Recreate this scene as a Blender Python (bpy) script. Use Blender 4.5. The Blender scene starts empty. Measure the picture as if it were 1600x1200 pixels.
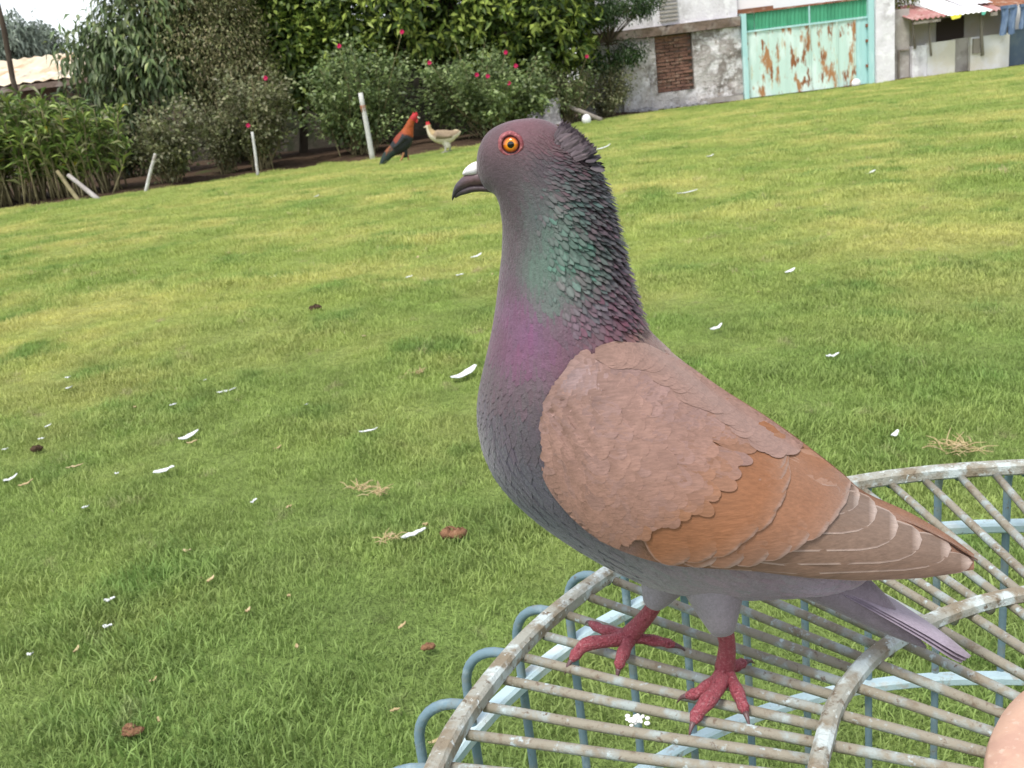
import bpy, math, random
import numpy as np
from mathutils import Matrix, Vector
rng = np.random.default_rng(11); random.seed(5)
rad = math.radians
scene = bpy.context.scene

# ------------------------------------------------------------------ camera
FPX = 1500.0; CAMH = 0.80; ROLL = rad(7); PITCH = rad(17)
_F = np.array([0, math.cos(PITCH), -math.sin(PITCH)])
_R0 = np.array([1.0, 0, 0]); _U0 = np.array([0, math.sin(PITCH), math.cos(PITCH)])
_R = math.cos(ROLL)*_R0 - math.sin(ROLL)*_U0
_U = math.sin(ROLL)*_R0 + math.cos(ROLL)*_U0
_C = np.array([0, 0, CAMH])
cam = bpy.data.cameras.new('camera'); camo = bpy.data.objects.new('camera', cam)
scene.collection.objects.link(camo); scene.camera = camo
cam.sensor_fit = 'HORIZONTAL'; cam.sensor_width = 36; cam.lens = FPX/1600*36
cam.clip_start = 0.01; cam.clip_end = 600
camo.matrix_world = Matrix(((_R[0], _U[0], -_F[0], 0), (_R[1], _U[1], -_F[1], 0), (_R[2], _U[2], -_F[2], CAMH), (0, 0, 0, 1)))
cam.dof.use_dof = True; cam.dof.focus_distance = 0.47; cam.dof.aperture_fstop = 42

# ------------------------------------------------------------------ sky, sun, exposure
SUN_EL, SUN_ROT = rad(62), rad(215)
world = bpy.data.worlds.new('World'); scene.world = world; world.use_nodes = True
wn = world.node_tree.nodes; wl = world.node_tree.links; wn.clear()
sky = wn.new('ShaderNodeTexSky'); sky.sky_type = 'NISHITA'; sky.sun_disc = False
sky.sun_elevation = SUN_EL; sky.sun_rotation = SUN_ROT; sky.dust_density = 1.0; sky.air_density = 1.0
hs = wn.new('ShaderNodeHueSaturation'); hs.inputs['Saturation'].default_value = 0.30
bg = wn.new('ShaderNodeBackground'); bg.inputs['Strength'].default_value = 0.13
wo = wn.new('ShaderNodeOutputWorld')
wl.new(sky.outputs[0], hs.inputs['Color']); wl.new(hs.outputs[0], bg.inputs['Color']); wl.new(bg.outputs[0], wo.inputs[0])
sun = bpy.data.lights.new('sun', 'SUN'); sun.energy = 1.5; sun.angle = rad(14); sun.color = (1, .95, .86)
suno = bpy.data.objects.new('sun', sun); scene.collection.objects.link(suno)
# sky sun_rotation is clockwise from +Y seen from above
sd = Vector((math.sin(SUN_ROT)*math.cos(SUN_EL), math.cos(SUN_ROT)*math.cos(SUN_EL), math.sin(SUN_EL)))
suno.rotation_euler = sd.to_track_quat('Z', 'Y').to_euler()
scene.view_settings.view_transform = 'Standard'; scene.view_settings.look = 'None'
scene.view_settings.exposure = 1.15; scene.view_settings.gamma = 1.0

# ------------------------------------------------------------------ helpers
def ray(x, y): return _F + _R*(x-800)/FPX - _U*(y-600)/FPX
def on_z(x, y, z=0.0):
    d = ray(x, y); return _C + d*((z-CAMH)/d[2])
def on_y(x, y, Y):
    d = ray(x, y); return _C + d*(Y/d[1])
def S(r, g, b, k=1.0):
    c = np.array([r, g, b])/255.0
    return np.where(c <= .04045, c/12.92, ((c+.055)/1.055)**2.4)*k
def crom(P, n):
    """Catmull-Rom resampling of rows of P to n rows."""
    P = np.asarray(P, float); m = len(P); t = np.linspace(0, m-1, n); i = np.clip(t.astype(int), 0, m-2); f = (t-i)[:, None]
    Q = np.vstack([2*P[0]-P[1], P, 2*P[-1]-P[-2]]); a, b, c, d = Q[i], Q[i+1], Q[i+2], Q[i+3]
    return .5*((2*b)+(-a+c)*f+(2*a-5*b+4*c-d)*f**2+(-a+3*b-3*c+d)*f**3)
def tag(o, label=None, cat=None, group=None, kind=None):
    if label: o['label'] = label
    if cat: o['category'] = cat
    if group: o['group'] = group
    if kind: o['kind'] = kind
    return o
def empty(name, loc, label, cat, group=None):
    o = bpy.data.objects.new(name, None); scene.collection.objects.link(o); o.location = loc; o.empty_display_size = .05
    return tag(o, label, cat, group)
def put(name, me, parent=None):
    o = bpy.data.objects.new(name, me); scene.collection.objects.link(o)
    if parent is not None:
        o.parent = parent
        if parent.type == 'EMPTY': o.matrix_parent_inverse = Matrix.Translation(-Vector(parent.location))
    return o
def raw_mesh(name, V, F, cols=None, mat=None, smooth=True):
    V = np.asarray(V, np.float32); me = bpy.data.meshes.new(name)
    Fs = F if isinstance(F, list) and len(F) and isinstance(F[0], np.ndarray) and F[0].ndim == 2 else None
    if Fs is None and isinstance(F, np.ndarray) and F.ndim == 2: Fs = [F]
    if Fs is None:
        me.from_pydata(V.tolist(), [], [list(map(int, f)) for f in F])
    else:
        li = np.concatenate([f.ravel() for f in Fs]).astype(np.int32)
        tot = np.concatenate([np.full(len(f), f.shape[1]) for f in Fs]).astype(np.int32)
        st = np.concatenate([[0], np.cumsum(tot)[:-1]]).astype(np.int32)
        me.vertices.add(len(V)); me.vertices.foreach_set('co', V.ravel())
        me.loops.add(len(li)); me.loops.foreach_set('vertex_index', li)
        me.polygons.add(len(tot)); me.polygons.foreach_set('loop_start', st); me.polygons.foreach_set('loop_total', tot)
        me.update(calc_edges=True); me.validate()
    if cols is not None:
        a = me.color_attributes.new('Col', 'FLOAT_COLOR', 'POINT')
        c = np.ones((len(V), 4), np.float32); c[:, :3] = cols; a.data.foreach_set('color', c.ravel())
    if mat: me.materials.append(mat)
    if smooth and len(me.polygons): me.polygons.foreach_set('use_smooth', np.ones(len(me.polygons), bool))
    return me
class MB:
    def __init__(s): s.V = []; s.F = []; s.C = []; s.n = 0
    def add(s, V, F, col=None):
        V = np.asarray(V, float); s.V.append(V); s.F += [[i+s.n for i in f] for f in F]; s.n += len(V)
        c = np.ones((len(V), 3)) if col is None else np.broadcast_to(np.asarray(col, float), (len(V), 3)); s.C.append(c); return s
    def box(s, a, b, col=None):
        (x0, y0, z0), (x1, y1, z1) = a, b
        V = [(x0,y0,z0),(x1,y0,z0),(x1,y1,z0),(x0,y1,z0),(x0,y0,z1),(x1,y0,z1),(x1,y1,z1),(x0,y1,z1)]
        return s.add(V, [(0,3,2,1),(4,5,6,7),(0,1,5,4),(1,2,6,5),(2,3,7,6),(3,0,4,7)], col)
    def tube(s, P, r, k=8, col=None, cap=True, flat=1.0):
        P = np.asarray(P, float); n = len(P); r = np.broadcast_to(np.asarray(r, float), (n,))
        T = np.gradient(P, axis=0); T /= np.linalg.norm(T, axis=1)[:, None]+1e-12
        u = np.cross(T[0], [0, 0, 1.0]);
        if np.linalg.norm(u) < .05: u = np.cross(T[0], [1.0, 0, 0])
        V = []; a = np.arange(k)*2*math.pi/k
        for i in range(n):
            u = u-T[i]*(u@T[i]); u /= np.linalg.norm(u)+1e-12; w = np.cross(T[i], u)
            V.append(P[i]+r[i]*(np.cos(a)[:, None]*u+np.sin(a)[:, None]*w*flat))
        V = np.vstack(V); F = [(i*k+j, i*k+(j+1) % k, (i+1)*k+(j+1) % k, (i+1)*k+j) for i in range(n-1) for j in range(k)]
        if cap: F += [tuple(range(k))[::-1], tuple(range((n-1)*k, n*k))]
        c = None
        if col is not None: c = np.repeat(np.broadcast_to(np.asarray(col, float), (n, 3)), k, axis=0)
        return s.add(V, F, c)
    def sphere(s, c, r, col=None, nu=12, nv=8):
        c = np.asarray(c, float); r = np.broadcast_to(np.asarray(r, float), (3,)); V = []
        for i in range(nv+1):
            t = math.pi*i/nv
            for j in range(nu):
                p = 2*math.pi*j/nu; V.append(c+r*np.array([math.sin(t)*math.cos(p), math.sin(t)*math.sin(p), math.cos(t)]))
        return s.add(V, [(i*nu+j, (i+1)*nu+j, (i+1)*nu+(j+1) % nu, i*nu+(j+1) % nu) for i in range(nv) for j in range(nu)], col)
    def me(s, name, mat, smooth=False):
        return raw_mesh(name, np.vstack(s.V), s.F, np.vstack(s.C), mat, smooth)
    def build(s, name, mat, parent=None, smooth=False): return put(name, s.me(name, mat, smooth), parent)
def grid_faces(n, m, closed=False):
    return [(i*m+j, i*m+(j+1) % m, (i+1)*m+(j+1) % m, (i+1)*m+j) for i in range(n-1) for j in range(m if closed else m-1)]

# ------------------------------------------------------------------ materials
def new_mat(name):
    m = bpy.data.materials.new(name); m.use_nodes = True; nt = m.node_tree
    return m, nt, nt.nodes['Principled BSDF'], nt.nodes, nt.links
def noise_node(nt, scale, detail=4, stretch=None, rough=.55, dist=0.0):
    N, L = nt.nodes, nt.links
    g = N.new('ShaderNodeNewGeometry'); mp = N.new('ShaderNodeMapping')
    if stretch: mp.inputs['Scale'].default_value = stretch
    nz = N.new('ShaderNodeTexNoise'); nz.inputs['Scale'].default_value = scale; nz.inputs['Detail'].default_value = detail
    nz.inputs['Roughness'].default_value = rough; nz.inputs['Distortion'].default_value = dist
    L.new(g.outputs['Position'], mp.inputs['Vector']); L.new(mp.outputs[0], nz.inputs['Vector']); return nz.outputs['Fac']
def lmat(name, base, layers=(), rough=.7, spec=.3, bump=(), metallic=0, var=None, sheen=0, transl=0, attr=False, ygrad=None):
    """base colour, then (colour, scale, lo, hi, stretch) noise-masked layers; bump = (scale, strength, distance)."""
    m, nt, p, N, L = new_mat(name)
    if attr:
        a = N.new('ShaderNodeAttribute'); a.attribute_name = 'Col'; cur = a.outputs['Color']
    else:
        r = N.new('ShaderNodeRGB'); r.outputs[0].default_value = (*base, 1); cur = r.outputs[0]
    for lay in layers:
        col, sc, lo, hi = lay[:4]; st = lay[4] if len(lay) > 4 else None; det = lay[5] if len(lay) > 5 else 5
        nz = noise_node(nt, sc, det, st, .6)
        mr = N.new('ShaderNodeMapRange'); mr.inputs['From Min'].default_value = lo; mr.inputs['From Max'].default_value = hi; mr.clamp = True
        L.new(nz, mr.inputs['Value'])
        mx = N.new('ShaderNodeMix'); mx.data_type = 'RGBA'; L.new(mr.outputs[0], mx.inputs['Factor']); L.new(cur, mx.inputs['A']); mx.inputs['B'].default_value = (*col, 1)
        cur = mx.outputs['Result']
    if ygrad:
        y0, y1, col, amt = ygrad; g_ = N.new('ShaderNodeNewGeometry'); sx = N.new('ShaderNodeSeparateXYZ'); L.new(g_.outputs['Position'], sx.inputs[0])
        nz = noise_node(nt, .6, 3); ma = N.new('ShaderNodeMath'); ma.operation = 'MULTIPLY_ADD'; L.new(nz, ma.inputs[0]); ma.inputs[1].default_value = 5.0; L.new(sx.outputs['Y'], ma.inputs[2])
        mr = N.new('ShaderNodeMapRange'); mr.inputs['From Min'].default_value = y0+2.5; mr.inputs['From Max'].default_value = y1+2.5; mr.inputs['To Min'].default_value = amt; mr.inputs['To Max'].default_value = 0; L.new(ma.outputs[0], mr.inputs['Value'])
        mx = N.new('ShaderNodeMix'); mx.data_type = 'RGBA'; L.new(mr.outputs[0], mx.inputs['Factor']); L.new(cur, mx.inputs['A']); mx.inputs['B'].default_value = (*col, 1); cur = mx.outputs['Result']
    if var:
        for vv in var:
            sc, amt = vv[:2]; nz = noise_node(nt, sc, 4, vv[2] if len(vv) > 2 else None)
            mr = N.new('ShaderNodeMapRange'); mr.inputs['From Min'].default_value = .25; mr.inputs['From Max'].default_value = .75
            mr.inputs['To Min'].default_value = 1-amt; mr.inputs['To Max'].default_value = 1+amt; L.new(nz, mr.inputs['Value'])
            mx = N.new('ShaderNodeMix'); mx.data_type = 'RGBA'; mx.blend_type = 'MULTIPLY'; mx.inputs['Factor'].default_value = 1
            L.new(cur, mx.inputs['A']); L.new(mr.outputs[0], mx.inputs['B']); cur = mx.outputs['Result']
    L.new(cur, p.inputs['Base Color']); p.inputs['Roughness'].default_value = rough; p.inputs['Specular IOR Level'].default_value = spec; p.inputs['Metallic'].default_value = metallic
    if sheen: p.inputs['Sheen Weight'].default_value = sheen; p.inputs['Sheen Roughness'].default_value = .4
    prev = None
    for b in bump:
        sc, stg, dist = b[:3]; nz = noise_node(nt, sc, 4, b[3] if len(b) > 3 else None)
        bn = N.new('ShaderNodeBump'); bn.inputs['Strength'].default_value = stg; bn.inputs['Distance'].default_value = dist; L.new(nz, bn.inputs['Height'])
        if prev: L.new(prev, bn.inputs['Normal'])
        prev = bn.outputs[0]
    if prev: L.new(prev, p.inputs['Normal'])
    if transl:
        t = N.new('ShaderNodeBsdfTranslucent'); L.new(cur, t.inputs['Color']); ms = N.new('ShaderNodeMixShader'); ms.inputs[0].default_value = transl
        L.new(p.outputs[0], ms.inputs[1]); L.new(t.outputs[0], ms.inputs[2]); L.new(ms.outputs[0], N['Material Output'].inputs['Surface'])
    return m
M = {}
LAWN = dict(layers=[((.22,.29,.07), .45, .42, .62), ((.40,.41,.13), .8, .47, .64), ((.18,.26,.06), 2.2, .55, .70), ((.33,.27,.15), 7, .62, .72)])
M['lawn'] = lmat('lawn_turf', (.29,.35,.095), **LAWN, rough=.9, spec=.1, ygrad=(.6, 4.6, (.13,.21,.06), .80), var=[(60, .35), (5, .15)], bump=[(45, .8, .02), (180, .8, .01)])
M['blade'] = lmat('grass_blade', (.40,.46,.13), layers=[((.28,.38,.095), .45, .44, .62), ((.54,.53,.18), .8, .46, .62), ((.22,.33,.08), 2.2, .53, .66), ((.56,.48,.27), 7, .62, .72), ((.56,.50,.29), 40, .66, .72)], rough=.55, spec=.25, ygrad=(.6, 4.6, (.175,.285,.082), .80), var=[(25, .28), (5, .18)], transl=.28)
M['soil'] = lmat('soil', (.085,.055,.036), layers=[((.05,.033,.022), 3, .45, .65), ((.14,.10,.065), 9, .58, .75), ((.06,.09,.025), 1.6, .58, .72)], rough=.95, spec=.1, bump=[(14, 1, .06), (60, .8, .02)])
M['leaf'] = lmat('leaf', (1,1,1), attr=True, rough=.42, spec=.35, transl=.25, var=[(6, .25)])
M['dryleaf'] = lmat('dry_leaf', (1,1,1), attr=True, rough=.7, spec=.2, transl=.15)
M['bark'] = lmat('bark', (.075,.058,.042), layers=[((.13,.11,.085), 12, .5, .7, (1, 1, .25))], rough=.9, spec=.1, bump=[(30, 1, .02, (1, 1, .2))])
M['cane'] = lmat('cane', (.22,.19,.10), layers=[((.12,.10,.05), 9, .45, .65), ((.35,.31,.2), 14, .62, .75)], rough=.7, bump=[(60, .4, .01)])
M['stick'] = lmat('whitewashed_stick', (.50,.50,.48), layers=[((.28,.25,.21), 14, .50, .66, (1, 1, .4)), ((.60,.60,.59), 22, .55, .68)], rough=.85, bump=[(50, .5, .008)])
M['flower'] = lmat('petal', (.62,.02,.13), layers=[((.70,.10,.22), 30, .5, .7)], rough=.6, transl=.2)
M['vcol'] = lmat('plumage_far', (1,1,1), attr=True, rough=.6, spec=.25, var=[(60, .2)], bump=[(90, .5, .01)])

# ------------------------------------------------------------------ ground
def hgt(x, y):
    return (.010*np.sin(x*1.9+.7*np.sin(y*.8))*np.cos(y*2.6+.5*np.sin(x*1.3)) + .007*np.sin(x*4.1+y*1.7)*np.sin(y*5.2-x*.6)
            + .018*np.sin(y*1.15+x*.35+.8)*np.sin(x*.55-y*.2) + .004*np.sin(x*9+2*np.sin(y*4))*np.sin(y*11+x*3))
BX = [-30,-14,-7,-5.5,-4.8,-4.2,-3.6,-3.1,-2.6,-2.0,-1.0,0,.6,1.2,2.3,3.2,5.0,5.7,8.4,30]
BY = [13,13.3,14.15,14.1,14.3,14.9,15.5,15.5,16.1,15.7,15.3,15.9,17.2,18.4,19.2,20.2,20.5,20.9,20.75,20.75]
def border(x): return np.interp(x, BX, BY)+.10*np.sin(x*7)+.06*np.sin(x*17+1)
def ground_at(px, py):
    p = on_z(px, py, 0); return np.array([p[0], p[1], float(hgt(p[0], p[1]))])
g = MB(); g.box((-260, -160, -.5), (260, 400, -.10)); go = g.build('ground', M['soil']); tag(go, 'bare brown earth around and beyond the lawn', kind='structure')
def sheet(name, x0, x1, y0, y1, step, zoff, mat, cond=None):
    xs = np.arange(x0, x1+1e-6, step); ys = np.arange(y0, y1+1e-6, step); X, Y = np.meshgrid(xs, ys, indexing='ij'); Z = hgt(X, Y)+(zoff(X, Y) if callable(zoff) else zoff)
    V = np.stack([X, Y, Z], -1).reshape(-1, 3); n, m = X.shape
    i, j = np.meshgrid(np.arange(n-1), np.arange(m-1), indexing='ij'); a = (i*m+j).ravel(); F = np.stack([a, a+m, a+m+1, a+1], 1)
    if cond is not None:
        c = V[F].mean(1); F = F[cond(c[:, 0], c[:, 1])]
    return V, F
V, F = sheet('lawn', -24, 24, -6, 21.6, .12, 0, None)
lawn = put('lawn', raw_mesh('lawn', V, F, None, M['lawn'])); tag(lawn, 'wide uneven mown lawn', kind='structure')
V, F = sheet('soil', -20, 16, 12.6, 21.6, .12, lambda X, Y: np.where(Y > border(X), .012+.02*np.sin(X*5)*np.sin(Y*6)**2+.05*np.clip(Y-border(X)-.1, 0, 1), -.05), None)
soil = put('soil_bed', raw_mesh('soil_bed', V, F, None, M['soil'])); tag(soil, 'dark soil bed under the trees and shrubs', kind='structure')

# grass: tufts of blades scattered over the lawn
tufts = bpy.data.collections.new('tuft_sources')
def tuft(k, nb, R, hmin, hmax, wid):
    Vs, Fs = [], []; c = 0
    for b in range(nb):
        r = R*math.sqrt(rng.random()); a = rng.random()*6.283; h = rng.uniform(hmin, hmax); d = rng.random()*6.283; lean = rng.uniform(.15, .95)*h
        w = wid*rng.uniform(.7, 1.25); px, py = r*math.cos(a), r*math.sin(a); dx, dy = math.cos(d), math.sin(d); f = d+1.57+rng.uniform(-.8, .8); wx, wy = math.cos(f)*w/2, math.sin(f)*w/2
        pts = []
        for s, ws in ((0, 1), (.45, 1), (.8, .7)):
            x = px+dx*lean*s*s; y = py+dy*lean*s*s; z = h*s*(1-.22*s*lean/h)
            pts += [(x-wx*ws, y-wy*ws, z), (x+wx*ws, y+wy*ws, z)]
        pts.append((px+dx*lean, py+dy*lean, h*(1-.25*lean/h)))
        Vs += pts; Fs += [(c, c+1, c+3, c+2), (c+2, c+3, c+5, c+4), (c+4, c+5, c+6)]; c += 7
    me = raw_mesh('grass_tuft', np.array(Vs), Fs, None, M['blade']); o = bpy.data.objects.new('grass_tuft', me); tufts.objects.link(o)
for k in range(5): tuft(k, 64, .056, .007, .022, .0016)
def grass(name, label, x0, x1, y0, y1, step, dens, smin, smax, cond):
    V, F = sheet('g', x0, x1, y0, y1, step, 0, None, cond)
    me = raw_mesh(name, V, F, None, M['blade']); o = put(name, me); tag(o, label, 'grass', kind='stuff')
    ng = bpy.data.node_groups.new(name, 'GeometryNodeTree'); ng.interface.new_socket('Geometry', in_out='INPUT', socket_type='NodeSocketGeometry'); ng.interface.new_socket('Geometry', in_out='OUTPUT', socket_type='NodeSocketGeometry')
    N, L = ng.nodes, ng.links; gi = N.new('NodeGroupInput'); gout = N.new('NodeGroupOutput')
    dp = N.new('GeometryNodeDistributePointsOnFaces'); dp.inputs['Density'].default_value = dens
    ci = N.new('GeometryNodeCollectionInfo'); ci.inputs['Collection'].default_value = tufts; ci.inputs['Separate Children'].default_value = True; ci.inputs['Reset Children'].default_value = True
    ip = N.new('GeometryNodeInstanceOnPoints'); ip.inputs['Pick Instance'].default_value = True
    rv = N.new('FunctionNodeRandomValue'); rv.data_type = 'FLOAT_VECTOR'; rv.inputs[0].default_value = (-.18, -.18, 0); rv.inputs[1].default_value = (.18, .18, 6.283)
    rs = N.new('FunctionNodeRandomValue'); rs.data_type = 'FLOAT'; rs.inputs[2].default_value = smin; rs.inputs[3].default_value = smax; rs.inputs['Seed'].default_value = 3
    po = N.new('GeometryNodeInputPosition'); nzt = N.new('ShaderNodeTexNoise'); nzt.inputs['Scale'].default_value = 2.3; nzt.inputs['Detail'].default_value = 3; mr = N.new('ShaderNodeMapRange'); mr.inputs['From Min'].default_value = .36; mr.inputs['From Max'].default_value = .66; mr.inputs['To Min'].default_value = .55; mr.inputs['To Max'].default_value = 1.45; mm = N.new('ShaderNodeMath'); mm.operation = 'MULTIPLY'
    L.new(po.outputs[0], nzt.inputs['Vector']); L.new(nzt.outputs[0], mr.inputs['Value']); L.new(mr.outputs[0], mm.inputs[0]); L.new(rs.outputs[1], mm.inputs[1])
    L.new(gi.outputs[0], dp.inputs['Mesh']); L.new(dp.outputs['Points'], ip.inputs['Points']); L.new(ci.outputs[0], ip.inputs['Instance'])
    L.new(rv.outputs[0], ip.inputs['Rotation']); L.new(mm.outputs[0], ip.inputs['Scale']); L.new(ip.outputs[0], gout.inputs[0])
    md = o.modifiers.new('scatter', 'NODES'); md.node_group = ng
    return o
inl = lambda x, y: y < border(x)-.05
grass('grass', 'short green blades of lawn grass close to the wire table', -4.2, 4.2, .3, 4.8, .15, 860, .6, 1.25, lambda x, y: inl(x, y) & (np.abs(x) < .75*y+.9))
grass('grass', 'mown grass across the middle of the lawn', -9.5, 9.5, 4.8, 11.1, .15, 330, .9, 1.7, lambda x, y: inl(x, y) & (np.abs(x) < .70*y+1))
grass('grass', 'mown grass at the far side of the lawn', -16, 15, 11.1, 21, .15, 130, 1.0, 2.0, lambda x, y: inl(x, y))

# ------------------------------------------------------------------ round wire table
TC = np.array([.247, .2507]); ZT = .540; NB = 92; A0 = rad(147.5); DA = 2*math.pi/NB
PAINT = (.30,.42,.46)
M['rod'] = lmat('worn_rod', (.27,.245,.195), layers=[((.20,.16,.115), 150, .50, .62), ((.33,.37,.36), 75, .50, .62), ((.44,.52,.54), 190, .60, .70), ((.15,.11,.08), 330, .60, .70)], rough=.8, spec=.25, bump=[(420, .5, .001), (1200, .4, .0005)])
M['rim'] = lmat('worn_rim', (.34,.34,.30), layers=[((.24,.20,.145), 45, .46, .58), ((.50,.56,.56), 70, .52, .62), ((.15,.115,.08), 190, .58, .68), ((.60,.66,.66), 260, .62, .70)], rough=.8, spec=.25, bump=[(300, .7, .0012), (1200, .4, .0005)])
M['blue'] = lmat('pale_blue_paint', (.155,.235,.285), layers=[((.20,.24,.24), 60, .50, .64), ((.12,.10,.08), 150, .62, .72), ((.30,.38,.42), 45, .58, .70)], rough=.7, spec=.3, bump=[(400, .4, .001)])
M['hoop'] = lmat('pale_hoop_paint', (.46,.60,.66), layers=[((.30,.26,.20), 70, .55, .66), ((.62,.72,.75), 35, .5, .65), ((.16,.12,.09), 190, .64, .74)], rough=.7, spec=.3, bump=[(400, .4, .001)])
M['hub'] = lmat('hub_disc', (.56,.36,.27), layers=[((.50,.31,.24), 60, .45, .6), ((.62,.45,.36), 300, .58, .7)], rough=.75, spec=.25, bump=[(500, .25, .001)])
table = empty('wire_garden_table', (TC[0], TC[1], 0), 'round weathered pale blue wire garden table that the pigeon stands on', 'table')
def ring(name, r, z, w, h, mat, bev=.0016, n=144):
    b = bev; prof = [(-w/2+b, -h/2), (w/2-b, -h/2), (w/2, -h/2+b), (w/2, h/2-b), (w/2-b, h/2), (-w/2+b, h/2), (-w/2, h/2-b), (-w/2, -h/2+b)]
    a = np.arange(n)*2*math.pi/n; V = np.array([[TC[0]+(r+p+.0006*math.sin(t*9)+.0004*math.sin(t*23))*math.cos(t), TC[1]+(r+p+.0006*math.sin(t*9))*math.sin(t), z+q+.0006*math.sin(t*7+1)] for t in a for p, q in prof])
    F = [(i*8+j, ((i+1) % n)*8+j, ((i+1) % n)*8+(j+1) % 8, i*8+(j+1) % 8) for i in range(n) for j in range(8)]
    return put(name, raw_mesh(name, V, F, None, mat, False), table)
ring('rim', .3085, ZT-.0035, .0085, .0085, M['rim']); ring('inner_ring', .158, ZT-.0030, .0072, .0070, M['rim'])
ring('hoop', .344, .478, .0095, .0075, M['hoop']); ring('hoop', .340, .360, .0095, .0075, M['hoop']); ring('base_ring', .345, .012, .010, .014, M['blue'])
ZR = ZT-.0078
def rod_mesh(name, r0, r1):
    n = 10; P = np.stack([np.linspace(r0, r1, n), .0006*np.sin(np.linspace(0, 5, n)), ZR+.0004*np.sin(np.linspace(0, 7, n))], 1)
    return MB().tube(P, .0024, 10).me(name, M['rod'], True)
rm_long, rm_short = rod_mesh('rod', .085, .3055), rod_mesh('rod', .1575, .3055)
ang = np.linspace(0, math.pi/2, 9); RB = .026
P = np.vstack([[[.309, 0, ZR-.001]], np.stack([.344-RB+RB*np.sin(ang), 0*ang, ZR-.001-RB+RB*np.cos(ang)], 1), [[.344, 0, .40], [.346, 0, .2], [.345, 0, .02]]])
up_me = MB().tube(P, .0026, 10).me('upright_rod', M['blue'], True)
def spin(me, name, a, jit=0):
    o = put(name, me, table); o.matrix_parent_inverse = Matrix.Identity(4); o.rotation_euler = (0, 0, a+jit); return o
for k in range(NB):
    a = A0+k*DA
    spin(rm_long if k % 2 else rm_short, 'rod', a, rng.uniform(-.004, .004))
    if k % 2 == 0: spin(up_me, 'upright_rod', a, rng.uniform(-.004, .004))
hubm = MB(); prof = [(0, .0065), (.04, .0062), (.079, .0050), (.092, .0035), (.0985, .0005), (.100, -.004), (.0985, -.012), (.092, -.014), (0, -.014)]
n = 72; Vh = [(TC[0]+r*math.cos(t), TC[1]+r*math.sin(t), ZT+z) for r, z in prof for t in np.arange(n)*2*math.pi/n]
hubm.add(Vh, grid_faces(len(prof), n, True)); hubm.build('hub_disc', M['hub'], table, True)['label'] = 'smooth peach coloured disc at the middle of the table'

# ------------------------------------------------------------------ pigeon
PO = np.array([.06, .38, 0]); PT = np.array([.966, -.259, 0]); PN = np.array([-.259, -.966, 0])
def PP(px, py, h=0.0):
    d = ray(px, py); t = (h-(_C-PO)@PN)/(d@PN); return _C+d*t
def sag_px(P):
    """pixel of a point after sliding it sideways into the bird's middle plane (for plumage patches)."""
    P = np.asarray(P); Q = P-((P-PO)@PN)[..., None]*PN; v = Q-_C; w = v@_F; return 800+FPX*(v@_R)/w, 600-FPX*(v@_U)/w
M['plume'] = lmat('plumage', (1,1,1), attr=True, rough=.62, spec=.22, sheen=.25, var=[(240, .08), (900, .14), (2600, .10)], bump=[(700, .4, .0009), (1800, .45, .0006)])
M['hackle'] = lmat('neck_hackle', (1,1,1), attr=True, rough=.5, spec=.28, sheen=.15, var=[(500, .18)])
M['quill'] = lmat('wing_feather', (1,1,1), attr=True, rough=.6, spec=.22, sheen=.2, var=[(160, .07), (1100, .16, (.12, 1, .8)), (2600, .10, (.15, 1, .8))], bump=[(1500, .35, .0005, (.12, 1, .8))])
M['beak'] = lmat('beak_horn', (1,1,1), attr=True, rough=.38, spec=.45, var=[(600, .25)], bump=[(700, .3, .0006)])
M['cere'] = lmat('white_cere', (.75,.72,.74), layers=[((.60,.52,.54), 400, .55, .7)], rough=.8, spec=.2, bump=[(900, .4, .0006)])
M['eyering'] = lmat('pink_eye_ring', (.27,.07,.08), layers=[((.42,.17,.17), 900, .5, .64), ((.16,.04,.05), 600, .56, .68)], rough=.6, bump=[(1100, .7, .0008)])
M['eye'] = lmat('eye', (1,1,1), attr=True, rough=.08, spec=.6)
M['leg'] = lmat('scaly_red_leg', (.34,.075,.095), layers=[((.45,.18,.20), 900, .53, .64), ((.22,.038,.052), 380, .55, .68)], rough=.55, spec=.35, bump=[(800, 1, .002), (1800, .7, .001)])
KC = .62
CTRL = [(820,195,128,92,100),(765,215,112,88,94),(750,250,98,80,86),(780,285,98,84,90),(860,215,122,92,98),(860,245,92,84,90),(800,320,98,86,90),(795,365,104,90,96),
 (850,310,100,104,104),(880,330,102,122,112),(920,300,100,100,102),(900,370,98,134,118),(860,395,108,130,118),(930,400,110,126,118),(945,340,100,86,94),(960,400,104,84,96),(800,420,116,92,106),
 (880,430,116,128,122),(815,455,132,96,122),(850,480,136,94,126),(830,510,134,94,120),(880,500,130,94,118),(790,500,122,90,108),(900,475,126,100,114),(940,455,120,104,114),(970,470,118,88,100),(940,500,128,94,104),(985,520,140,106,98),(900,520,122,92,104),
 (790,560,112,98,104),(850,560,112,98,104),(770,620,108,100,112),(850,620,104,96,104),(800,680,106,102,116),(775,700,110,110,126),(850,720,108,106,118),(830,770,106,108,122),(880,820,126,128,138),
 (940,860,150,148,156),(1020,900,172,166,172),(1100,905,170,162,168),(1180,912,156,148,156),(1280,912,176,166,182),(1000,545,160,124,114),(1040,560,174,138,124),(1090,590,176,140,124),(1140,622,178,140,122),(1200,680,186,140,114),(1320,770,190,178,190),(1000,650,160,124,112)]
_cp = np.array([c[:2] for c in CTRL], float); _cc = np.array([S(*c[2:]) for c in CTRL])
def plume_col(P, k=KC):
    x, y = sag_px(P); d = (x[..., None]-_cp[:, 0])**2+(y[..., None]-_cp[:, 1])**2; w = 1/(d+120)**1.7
    return (w@_cc)/w.sum(-1)[..., None]*k
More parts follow.
